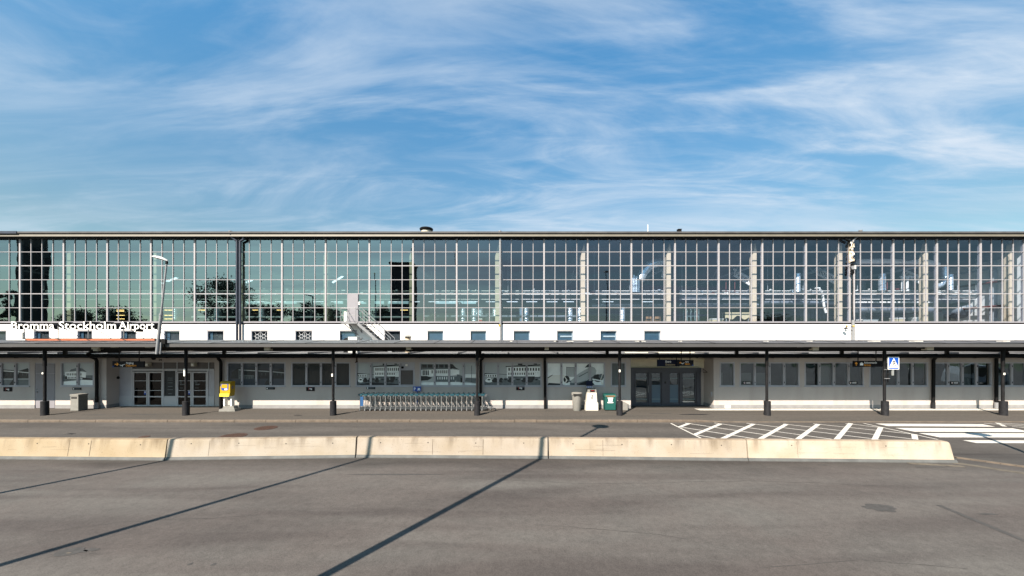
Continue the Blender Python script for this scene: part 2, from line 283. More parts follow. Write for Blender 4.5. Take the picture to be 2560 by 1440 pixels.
class MB:
    def __init__(s): s.v = []; s.f = []; s.m = []; s.mats = []
    def mi(s, m):
        if m not in s.mats: s.mats.append(m)
        return s.mats.index(m)
    def add(s, vs, fs, m):
        o = len(s.v); k = s.mi(m); s.v += [tuple(v) for v in vs]
        for f in fs: s.f.append([i+o for i in f]); s.m.append(k)
        return s
    def box(s, x0, x1, y0, y1, z0, z1, m):
        if x0 > x1: x0, x1 = x1, x0
        vs = [(x, y, z) for z in (z0, z1) for y in (y0, y1) for x in (x0, x1)]
        return s.add(vs, [(0, 2, 3, 1), (4, 5, 7, 6), (0, 1, 5, 4), (2, 6, 7, 3), (0, 4, 6, 2), (1, 3, 7, 5)], m)
    def quad(s, a, b, c, d_, m): return s.add([a, b, c, d_], [(0, 1, 2, 3)], m)
    def rect(s, x0, x1, z0, z1, y, m): return s.quad((x0, y, z0), (x1, y, z0), (x1, y, z1), (x0, y, z1), m)
    def poly(s, pts, m): return s.add(pts, [tuple(range(len(pts)))], m)
    def tube(s, a, b, r0, m, r1=None, n=10, cap=True):
        a = Vector(a); b = Vector(b); r1 = r0 if r1 is None else r1; ax = (b-a)
        if ax.length < 1e-6: return s
        ax.normalize(); up = Vector((0, 0, 1)) if abs(ax.z) < 0.9 else Vector((1, 0, 0)); u_ = ax.cross(up).normalized(); w_ = ax.cross(u_)
        vs = []
        for p, r in ((a, r0), (b, r1)):
            for i in range(n):
                t = 2*math.pi*i/n; vs.append(p+u_*math.cos(t)*r+w_*math.sin(t)*r)
        fs = [(i, (i+1) % n, n+(i+1) % n, n+i) for i in range(n)]
        if cap: fs += [tuple(range(n-1, -1, -1)), tuple(range(n, 2*n))]
        return s.add(vs, fs, m)
    def path(s, pts, r, m, n=8):
        for a, b in zip(pts, pts[1:]): s.tube(a, b, r, m, n=n)
        for p in pts[1:-1]: s.ball(p, (r, r, r), m, 8, 5)
        return s
    def ball(s, c, r, m, n=12, k=7):
        vs = []; fs = []
        for j in range(k+1):
            ph = math.pi*j/k
            for i in range(n):
                t = 2*math.pi*i/n; vs.append((c[0]+r[0]*math.sin(ph)*math.cos(t), c[1]+r[1]*math.sin(ph)*math.sin(t), c[2]+r[2]*math.cos(ph)))
        for j in range(k):
            for i in range(n): fs.append((j*n+i, (j+1)*n+i, (j+1)*n+(i+1) % n, j*n+(i+1) % n))
        return s.add(vs, fs, m)
    def prism(s, pts, a, b, m):             # pts (x,z) extruded along y a..b
        n = len(pts); vs = [(x, a, z) for x, z in pts]+[(x, b, z) for x, z in pts]
        return s.add(vs, [tuple(range(n)), tuple(range(2*n-1, n-1, -1))]+[(i, n+i, n+(i+1) % n, (i+1) % n) for i in range(n)], m)
    def prismx(s, pts, a, b, m):            # pts (y,z) extruded along x
        n = len(pts); vs = [(a, y, z) for y, z in pts]+[(b, y, z) for y, z in pts]
        return s.add(vs, [tuple(range(n-1, -1, -1)), tuple(range(n, 2*n))]+[(i, (i+1) % n, n+(i+1) % n, n+i) for i in range(n)], m)
    def lathe(s, c, prof, m, n=20):
        vs = []; fs = []
        for r, z in prof:
            for i in range(n):
                t = 2*math.pi*i/n; vs.append((c[0]+r*math.cos(t), c[1]+r*math.sin(t), c[2]+z))
        for j in range(len(prof)-1):
            for i in range(n): fs.append((j*n+i, j*n+(i+1) % n, (j+1)*n+(i+1) % n, (j+1)*n+i))
        fs += [tuple(range(n-1, -1, -1)), tuple(range((len(prof)-1)*n, len(prof)*n))]
        return s.add(vs, fs, m)
    def text(s, txt, x, y, z, size, m, width=None, depth=0.002, bold=0.0, side=None, xend=None, sx=1.0):
        cu = bpy.data.curves.new('t', 'FONT'); cu.body = txt; cu.size = 1; cu.offset = bold; cu.extrude = 0; cu.resolution_u = 3
        o = bpy.data.objects.new('t', cu); C.objects.link(o); bpy.context.view_layer.update()
        dg = bpy.context.evaluated_depsgraph_get(); me = bpy.data.meshes.new_from_object(o.evaluated_get(dg))
        vs = [v.co.copy() for v in me.vertices]; fs = [tuple(p.vertices) for p in me.polygons]
        bpy.data.objects.remove(o); bpy.data.curves.remove(cu)
        if not vs: return s
        mn = min(v.x for v in vs); mxx = max(v.x for v in vs); k = size; kx = size*sx
        if width: kx = width/(mxx-mn)
        f = [(x+(v.x-mn)*kx, y, z+v.y*k) for v in vs]
        s.add(f, fs, m)
        if side:
            bm = bmesh.new(); bm.from_mesh(me); ed = [(e.verts[0].index, e.verts[1].index) for e in bm.edges if len(e.link_faces) == 1]; bm.free()
            g = f+[(p[0], y+depth, p[2]) for p in f]; nn = len(f)
            s.add(g, [(a, b, b+nn, a+nn) for a, b in ed], side)
            s.add([(p[0], y+depth, p[2]) for p in f], [tuple(reversed(q)) for q in fs], side)
        bpy.data.meshes.remove(me)
        return s
    def build(s, name, parent=None, smooth=False, loc=None, label=None):
        me = bpy.data.meshes.new(name)
        if loc is not None: s.v = [(a-loc[0], b-loc[1], c-loc[2]) for a, b, c in s.v]
        me.from_pydata(s.v, [], s.f)
        for m in s.mats: me.materials.append(MATS[m])
        me.polygons.foreach_set('material_index', s.m)
        if smooth: me.polygons.foreach_set('use_smooth', [True]*len(s.f))
        me.update()
        o = bpy.data.objects.new(name, me); C.objects.link(o)
        if smooth:
            try: me.set_sharp_from_angle(angle=R(40))
            except Exception: pass
        if parent:
            o.parent = parent
        if loc is not None: o.location = loc
        if label: o['label'] = label
        return o
def tag(o, label, cat, group=None):
    o['label'] = label; o['category'] = cat
    if group: o['group'] = group
    return o
def struct(o, kind='structure'): o['kind'] = kind; return o
def thing(name, loc, label, cat, group=None, rz=0):
    o = bpy.data.objects.new(name, None); C.objects.link(o); o.location = loc; o.rotation_euler = (0, 0, rz); o.empty_display_size = 0.2
    return tag(o, label, cat, group)
def kids(o): return [c for c in bpy.data.objects if c.parent == o]
def dup(o, parent=None):
    c = o.copy(); C.objects.link(c); c.parent = parent
    for ch in kids(o): dup(ch, c)
    return c

# ------------------------------------------------------------------ depths
YW = 23.75; YR = 24.55; YV = 25.0; YP = 21.4; YC = 20.6; YCB = 22.9; YH = 27.9; YK = 20.0

# ------------------------------------------------------------------ ground
g = MB().quad((-900, -900, -0.30), (900, -900, -0.30), (900, 900, -0.30), (-900, 900, -0.30), 'grass').build('ground'); struct(g)
rd = MB()
rd.quad((-90, -34, -0.12), (90, -34, -0.12), (90, 14.2, -0.12), (-90, 14.2, -0.12), 'asphalt')
rd.quad((-90, 14.2, -0.12), (90, 14.2, -0.12), (90, YK+0.1, -0.12), (-90, YK+0.1, -0.12), 'asphalt_far')
road = struct(rd.build('road'))
pv = MB()
xk = X(1740, YK)
pv.quad((-90, YK+0.14, 0), (xk, YK+0.14, 0), (xk, YH, 0), (-90, YH, 0), 'pavement')
pv.quad((xk, 21.3, 0), (90, 21.3, 0), (90, YH, 0), (xk, YH, 0), 'pavement')
pv.quad((xk, YK+0.14, 0), (xk+1.5, YK+0.14, -0.095), (xk+1.5, 21.3, 0), (xk, 21.3, 0), 'pavement')
pv.quad((xk+1.5, YK+0.14, -0.095), (90, YK+0.14, -0.095), (90, 21.3, 0), (xk+1.5, 21.3, 0), 'pavement')
pave = struct(pv.build('pavement'))
kb = MB(); x = -60.0
while x < 60:
    l = random.uniform(1.1, 1.9)
    def top(xx): return 0.0 if xx < xk else max(-0.095, -(xx-xk)/1.5*0.095)
    dz = random.uniform(-0.006, 0.006)
    vs = []
    for xx in (x, x+l-0.02):
        zt = top(xx)+dz+0.003
        vs += [(xx, YK, -0.2), (xx, YK, zt-0.02), (xx, YK+0.02, zt), (xx, YK+0.15, zt)]
    kb.add(vs, [(0, 4, 5, 1), (1, 5, 6, 2), (2, 6, 7, 3), (0, 1, 2, 3), (7, 6, 5, 4)], 'kerb_stone')
    x += l
kerb = struct(kb.build('kerb'))

# painted markings and worn patches on the road
def strip(p, q, wd, z=-0.116, m='road_paint', name='painted_line', parent=road, wq=None):
    a = Vector(G(*p, z)); b = Vector(G(*q, z)); n = (b-a).normalized(); n = Vector((-n.y, n.x))*wd/2; n2 = n*((wq or wd)/wd)
    return MB().quad((*(a-n), z), (*(b-n2), z), (*(b+n2), z), (*(a+n), z), m).build(name, parent)
def gpoly(pts, z=-0.116, m='road_paint', name='zebra_bar', parent=road):
    return MB().poly([(*G(*p, z), z) for p in pts], m).build(name, parent)
def seg(a, b): return strip(a, b, 0.10)
# hatched no-stopping grid: thin long lines and thick cross strokes
zq = lambda x, y_: (1600+x/2.667, 1000+y_/2.667)
for a, b in (((330, 155), (262, 180)), ((540, 158), (362, 232)), ((758, 160), (545, 260)), ((978, 160), (800, 260)), ((1190, 160), (1048, 264)), ((1405, 155), (1308, 266)), ((1605, 182), (1562, 268)), ((1828, 228), (1835, 262))):
    strip(zq(*a), zq(*b), 0.19, z=-0.112, name='thick_painted_stroke')
def seg(a, b): return strip(a, b, 0.085)
for a, b in (((205, 155), (418, 260)), ((270, 180), (790, 262)), ((375, 232), (545, 262)), ((300, 153), (1050, 263)), ((495, 153), (1310, 265)), ((710, 154), (1640, 269)), ((955, 159), (1830, 261)), ((1155, 158), (1820, 227)), ((1370, 156), (1612, 184)), ((1490, 155), (1985, 263))):
    seg(zq(*a), zq(*b))
for k, ((a, ya), (b, yb), t) in enumerate([((2204, 1062), (2472, 1063.5), 6.4), ((2262, 1074.5), (2556, 1075.5), 9.6), ((2323, 1088), (2640, 1088.5), 10.6), ((2424, 1104), (2760, 1105), 7)]):
    h = t/2; sl = 4.6
    gpoly([(a-sl*h*1.1, ya-h), (b-sl*h*1.1, yb-h), (b+sl*h*1.1, yb+h), (a+sl*h*1.1, ya+h)])
p0 = [(2153-14, 1046.3), (2380, 1047), (2395, 1050.3), (2165, 1050)]
def pz(py):       # height of the sloping pavement edge under this pixel row
    return -0.06
MB().poly([(*G(*p, -0.085), -0.085+0.012+0.006*(1050.3-p[1])) for p in p0], 'road_paint').build('zebra_bar', pave)
seg((2460, 1058), (2600, 1068)); seg((2500, 1058), (2600, 1063)); strip((2493, 1057), (2512, 1066), 0.16); seg((2530, 1066), (2620, 1075))
MB().poly([(X(1735, 23.64), 23.64, 0.004), (60, 23.64, 0.004), (60, 23.0, 0.004), (X(1752, 22.9), 23.0, 0.004)], 'road_paint').build('painted_line', pave)
def blob(px, py, rx, ry, z=-0.115, m='patch', name='asphalt_patch', parent=road, seed=0, sk=0):
    rr = random.Random(seed); cx, cy = G(px, py, z); pts = []
    for i in range(22):
        t = 2*math.pi*i/22; k = rr.uniform(0.8, 1.12); pts.append((cx+math.cos(t)*rx*k+sk*math.sin(t)*ry*k, cy+math.sin(t)*ry*k, z))
    return MB().poly(pts, m).build(name, parent)
blob(2200, 1269, 0.40, 0.24, seed=1); blob(2060, 1100+62, 0.2, 0.05, seed=5)
strip((2345, 1262), (2640, 1384), 0.14, -0.116, 'patch', 'asphalt_crack_seal'); 
blob(176, 1379, 0.28, 0.16, seed=2); blob(230, 1374, 0.15, 0.06, seed=22); blob(172, 1382, 0.05, 0.02, seed=3, m='dry_dirt', z=-0.112, name='dirt_patch'); blob(475, 1410, 0.035, 0.05, seed=33); blob(533, 1411, 0.04, 0.05, seed=34)
for (px, py, rx, ry, sd) in [(1650, 1034, .75, .10, 7), (1735, 1036, .9, .14, 8), (355, 1036, .95, .13, 9), (238, 1037, .6, .11, 10), (1400, 1035, 1.2, .05, 11), (1375, 1027, .3, .12, 12), (745, 1038, .25, .12, 13)]:
    blob(px, py, rx, ry, 0.003, 'patch' if sd not in (8, 13) else 'sleeve', 'asphalt_patch', pave, sd)
def crack(pts, sd):
    rr = random.Random(sd); P_ = []
    for (ax, ay), (bx, by) in zip(pts, pts[1:]):
        n = 9
        for i in range(n): k = i/n; P_.append((ax+(bx-ax)*k+rr.uniform(-4, 4), ay+(by-ay)*k+rr.uniform(-1.2, 1.2)))
    P_.append(pts[-1]); m = MB()
    for p_, q_ in zip(P_, P_[1:]):
        a = Vector(G(*p_)); b = Vector(G(*q_)); n = (b-a).normalized(); n = Vector((-n.y, n.x))*rr.uniform(.004, .009)
        m.quad((*(a-n), -.1165), (*(b-n), -.1165), (*(b+n), -.1165), (*(a+n), -.1165), 'patch')
    m.build('crack', road)
crack([(1340, 1312), (1480, 1322), (1640, 1336), (1720, 1348)], 1); crack([(1150, 1196), (1500, 1210), (1900, 1202), (2200, 1214)], 2); crack([(2290, 1168), (2340, 1173), (2408, 1176)], 3); crack([(640, 1290), (300, 1305), (120, 1330)], 4); crack([(110, 1372), (176, 1378), (240, 1384)], 5); crack([(1900, 1420), (2150, 1400), (2420, 1422)], 6)
blob(2330, 1166, .55, .10, seed=41); blob(2470, 1285, .25, .05, seed=42); blob(990, 1186, 1.6, .05, seed=43, z=-.1168); blob(1466, 1182, .04, .03, seed=44)
# low edge stone running off to the right of the last barrier
e = MB(); a = G(2392, 1146); b = G(2760, 1196)
for i in range(9):
    t0 = i/9; t1 = (i+0.97)/9; p = [a[0]+(b[0]-a[0])*t0, a[1]+(b[1]-a[1])*t0]; q = [a[0]+(b[0]-a[0])*t1, a[1]+(b[1]-a[1])*t1]
    e.add([(p[0], p[1], -0.13), (q[0], q[1], -0.13), (q[0], q[1], -0.075), (p[0], p[1], -0.075), (p[0]+.03, p[1]+.14, -0.13), (q[0]+.03, q[1]+.14, -0.13), (q[0]+.03, q[1]+.14, -0.075), (p[0]+.03, p[1]+.14, -0.075)], [(0, 1, 2, 3), (3, 2, 6, 7), (4, 7, 6, 5), (0, 3, 7, 4), (1, 5, 6, 2)], 'kerb_stone')
struct(e.build('kerb'))
strip((2380, 1156), (2620, 1192), 0.30, -0.1145, 'dry_dirt', 'dirt_patch')
strip((2270, 1158), (2410, 1166), 0.22, -0.1125, 'dry_dirt', 'dirt_patch')

# manholes
def manhole(px, py, r, label):
    cx, cy = G(px, py); t = thing('manhole_cover', (cx, cy, -0.12), label, 'manhole cover')
    MB().lathe((0, 0, 0.001), [(r, 0), (r, 0.010), (r*0.9, 0.012)], 'rust', 32).build('rim', t)
    m = MB().lathe((0, 0, 0.002), [(r*0.88, 0), (r*0.88, 0.013)], 'rust', 32)
    n = 9
    for i in range(-n, n+1):
        for j in range(-n, n+1):
            xx = i*r*0.088; yy = j*r*0.088
            if math.hypot(xx, yy) < r*0.8 and (i+j) % 2 == 0: m.box(xx-r*.03, xx+r*.03, yy-r*.03, yy+r*.03, 0.014, 0.020, 'rust')
    m.build('lid', t)
manhole(665, 1070, 0.50, 'rusty round manhole cover nearer the kerb, the farther one of the pair')
manhole(583, 1090, 0.53, 'rusty round manhole cover just behind the top of the concrete barrier')
t = thing('drain_cover', (*G(361, 1092), -0.12), 'small rusty drain cover at the left behind the barrier', 'drain cover')
MB().lathe((0, 0, 0.001), [(.20, 0), (.20, .01), (.16, .014)], 'rust', 20).build('lid', t)
t = thing('valve_cover', (*G(176, 1085), -0.12), 'small dark square valve cover in the road left of the drain cover', 'valve cover')
MB().box(-.14, .14, -.1, .1, 0.001, 0.012, 'patch').box(-.10, .10, -.06, .06, 0.012, 0.016, 'black_metal').build('lid', t)

# ------------------------------------------------------------------ concrete barriers
def barrier(x0, y0, x1, y1, label, endcap=False, seed=0):
    a = Vector((*G(x0, y0), 0)); b = Vector((*G(x1, y1), 0)); ln = (b-a).length; ang = math.atan2(b.y-a.y, b.x-a.x)
    t = thing('concrete_barrier', (a.x, a.y, -0.12), label, 'concrete barrier', 'concrete barriers in a row along the road', rz=ang)
    rr = random.Random(seed)
    g_ = 0.012
    prof = [(0.05, 0.10), (0.13, 0.66), (0.145, 0.70), (0.17, 0.715), (0.33, 0.715), (0.355, 0.70), (0.37, 0.66), (0.45, 0.10)]
    m = MB(); n = len(prof)
    if not endcap:
        m.prismx(prof, g_, ln-g_, 'barrier_concrete')
    else:
        secs = [(g_, 1.0), (ln-0.22, 1.0), (ln-0.14, 0.985), (ln-0.09, 0.96), (ln-0.06, 0.92), (ln-0.045, 0.86)]
        vs = []
        for xx, k in secs: vs += [(xx, y, 0.10+(z-0.10)*k) for y, z in prof]
        # lower end flares out to the foot
        last = len(secs)-1; o = last*n
        vs[o] = (ln, prof[0][0], 0.10); vs[o+n-1] = (ln, prof[-1][0], 0.10)
        fs = [tuple(range(n-1, -1, -1)), tuple(range(o, o+n))]
        for s_ in range(last): fs += [(s_*n+i, s_*n+(i+1) % n, (s_+1)*n+(i+1) % n, (s_+1)*n+i) for i in range(n)]
        m.add(vs, fs, 'barrier_concrete')
    bo = m.build('body', t); bo.color = {1: (1.0, 0.90, 0.72, 1), 2: (1, .97, .93, 1), 3: (.97, .93, .90, 1), 4: (1.05, 1.0, .95, 1), 5: (1.25, 1.2, 1.15, 1)}[seed]
    f = MB().prismx([(0.0, 0.0), (0.005, 0.03), (0.045, 0.098), (0.455, 0.098), (0.495, 0.03), (0.5, 0.0)], g_*0.5, ln-g_*0.5+(0.08 if endcap else 0), 'barrier_foot').build('foot', t)
    n_ = 4 if not endcap else 2
    for i in range(n_):
        hx = ln*((i+0.5)/n_ if not endcap else (0.22, 0.68)[i]); hz = 0.53+rr.uniform(-.02, .02)
        yy = 0.05+(hz-0.10)/0.56*0.08
        h = MB().tube((hx, yy-0.004, hz), (hx, yy+0.03, hz), 0.020, 'rubber', n=10); h.build('lifting_hole', t)
    for i in range(5):
        s_ = MB()
        hx = rr.uniform(0.6, ln-1.4); hz = rr.uniform(0.2, 0.5); yy = lambda z: 0.05+(z-0.10)/0.56*0.08-0.0025
        l_ = rr.uniform(0.3, 1.1); dz = rr.uniform(-.015, .015); w_ = rr.uniform(.002, .006)
        s_.quad((hx, yy(hz), hz), (hx+l_, yy(hz+dz), hz+dz), (hx+l_, yy(hz+dz+w_), hz+dz+w_), (hx, yy(hz+w_), hz+w_), 'stain').build('scrape_mark', t)
    for i in range(rr.randint(1, 3)):
        hx = rr.uniform(0.5, ln-0.7); w_ = rr.uniform(.006, .014)
        MB().quad((hx, 0.05-.0025, .12), (hx+w_, 0.05-.0025, .12), (hx+w_*1.4, 0.128-.002, .655), (hx, 0.128-.002, .655), 'stain').build('stain', t)
    return t
barrier(-110, 1147.5, 409, 1151.5, 'leftmost yellowish concrete barrier, cut off by the left edge of the picture', seed=1)
barrier(411, 1151, 887, 1145, 'concrete barrier second from the left, crossed by a pole shadow at its left end', seed=2)
barrier(889, 1144.5, 1370, 1147.5, 'middle concrete barrier, crossed by pole shadows near both of its ends', seed=3)
barrier(1372, 1147.5, 1871, 1153, 'stained concrete barrier second from the right with a dark vertical stain', seed=4)
barrier(1872.5, 1153, 2390, 1158, 'rightmost concrete barrier with a rounded free end, in front of the road grid', endcap=True, seed=5)

# ------------------------------------------------------------------ terminal building
T = thing('airport_terminal', (0, YW, 0), 'long white airport terminal with a tall glazed hall over a low ground floor', 'building')
TL = Vector(T.location)
def tb(mb, name, label=None, smooth=False, parent=None):
    o = mb.build(name, None, smooth=smooth)
    o.parent = parent or T
    base = TL
    o.location = -base if parent is None else Vector((0, 0, 0))
    if label: o['label'] = label
    return o
def tsub(mb, name, parent, smooth=False, label=None):     # sub-part in world coordinates; its parent part already carries the offset
    o = mb.build(name, None, smooth=smooth); o.parent = parent
    if label: o['label'] = label
    return o

def wall(mb, y, x0, x1, z0, z1, ops, m, depth=0.25):
    ops = sorted(ops); cur = x0
    for (a, b, c, d_) in ops:
        mb.rect(cur, a, z0, z1, y, m)
        if c > z0: mb.rect(a, b, z0, c, y, m)
        if d_ < z1: mb.rect(a, b, d_, z1, y, m)
        mb.quad((a, y, c), (a, y, d_), (a, y+depth, d_), (a, y+depth, c), m); mb.quad((b, y, d_), (b, y, c), (b, y+depth, c), (b, y+depth, d_), m)
        mb.quad((a, y, d_), (b, y, d_), (b, y+depth, d_), (a, y+depth, d_), m)
        if c > z0: mb.quad((b, y, c), (a, y, c), (a, y+depth, c), (b, y+depth, c), m)
        cur = b
    mb.rect(cur, x1, z0, z1, y, m)
    return mb

XL, XR = -46.0, 46.0
# ground floor windows: (px0, px1, panes, kind)
GW = [(-73, 75, 4, 'dusk2'), (151, 235, 2, 'snow'), (567, 714, 4, 'dusk'), (728, 876, 4, 'blinds'), (889, 1037, 4, 'cars_vent'), (1049, 1196, 4, 'terminal'),
      (1208, 1354, 4, 'cars'), (1366, 1513, 4, 'plane'), (1527, 1565, 1, 'blind1'), (1799, 1837, 1, 'clear'), (1849, 1999, 4, 'clear'), (2011, 2160, 4, 'clear'),
      (2173, 2320, 4, 'clear'), (2334, 2480, 4, 'clear'), (2493, 2640, 4, 'clear')]
WT, WB = 905.5, 966
PLZ = 0.22
zt, zb = Z(WT, YW), Z(WB, YW)
ops = [(X(a, YW), X(b, YW), zb, zt) for a, b, n, k in GW]
ops.append((X(87, YW), X(138, YW), 0, Z(907, YW)))
RE = (X(266, YW), X(549, YW)); RV = (X(1577, YW), X(1784, YW))
ops.append((RE[0], RE[1], 0, 3.30)); ops.append((RV[0], RV[1], 0, 3.30))
WTOP = 3.36
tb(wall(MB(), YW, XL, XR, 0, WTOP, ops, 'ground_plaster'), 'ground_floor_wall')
pl = MB(); cur = XL
for a, b in [(X(87, YW), X(138, YW)), RE, RV]:
    pl.box(cur, a, YW-0.012, YW+0.02, 0, PLZ, 'plinth_grey'); cur = b
pl.box(cur, XR, YW-0.012, YW+0.02, 0, PLZ, 'plinth_grey')
tb(pl, 'plinth')
# side returns of the two recesses, the recess walls
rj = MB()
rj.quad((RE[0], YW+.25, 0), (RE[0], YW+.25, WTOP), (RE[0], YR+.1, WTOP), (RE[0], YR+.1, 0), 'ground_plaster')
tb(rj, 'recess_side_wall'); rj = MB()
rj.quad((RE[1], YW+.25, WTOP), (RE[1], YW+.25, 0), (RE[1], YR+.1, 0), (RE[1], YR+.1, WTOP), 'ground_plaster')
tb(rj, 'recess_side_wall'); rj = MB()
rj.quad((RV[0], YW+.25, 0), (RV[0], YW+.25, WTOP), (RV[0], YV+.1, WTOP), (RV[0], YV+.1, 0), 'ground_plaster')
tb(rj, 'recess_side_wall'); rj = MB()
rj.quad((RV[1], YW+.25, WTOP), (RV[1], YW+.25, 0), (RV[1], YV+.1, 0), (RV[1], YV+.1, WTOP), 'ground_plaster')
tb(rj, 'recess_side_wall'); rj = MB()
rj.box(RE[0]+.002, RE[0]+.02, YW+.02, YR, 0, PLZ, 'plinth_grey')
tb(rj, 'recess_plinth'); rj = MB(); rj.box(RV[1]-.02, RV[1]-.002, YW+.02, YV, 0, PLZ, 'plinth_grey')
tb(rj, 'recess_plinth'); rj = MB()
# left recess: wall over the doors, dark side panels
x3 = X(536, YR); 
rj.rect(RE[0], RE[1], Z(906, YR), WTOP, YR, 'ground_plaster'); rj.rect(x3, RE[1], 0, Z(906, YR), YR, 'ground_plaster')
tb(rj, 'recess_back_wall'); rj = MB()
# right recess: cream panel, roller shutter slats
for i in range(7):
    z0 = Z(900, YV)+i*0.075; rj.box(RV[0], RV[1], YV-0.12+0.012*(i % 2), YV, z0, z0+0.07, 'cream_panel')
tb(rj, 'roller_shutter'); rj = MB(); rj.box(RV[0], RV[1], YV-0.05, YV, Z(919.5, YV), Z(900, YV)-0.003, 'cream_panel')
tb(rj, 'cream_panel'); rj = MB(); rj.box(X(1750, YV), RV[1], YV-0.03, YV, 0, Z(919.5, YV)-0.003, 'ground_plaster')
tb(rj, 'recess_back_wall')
# rooms behind the ground floor windows
rm = MB(); rm.rect(XL, XR, 0, 3.2, 27.6, 'room_dark'); rm.quad((XL, YW+.3, 3.25), (XR, YW+.3, 3.25), (XR, 27.6, 3.25), (XL, 27.6, 3.25), 'room_dark'); rm.quad((XL, YW+.3, 0.02), (XL, 27.6, 0.02), (XR, 27.6, 0.02), (XR, YW+.3, 0.02), 'room_dark')
for xx in (X(1784, YW)+.3, X(2005, YW), X(2167, YW), X(2327, YW), X(2487, YW)): rm.quad((xx, YW+.3, 0), (xx, 27.6, 0), (xx, 27.6, 3.2), (xx, YW+.3, 3.2), 'room_dark')
tb(rm, 'room_shell')

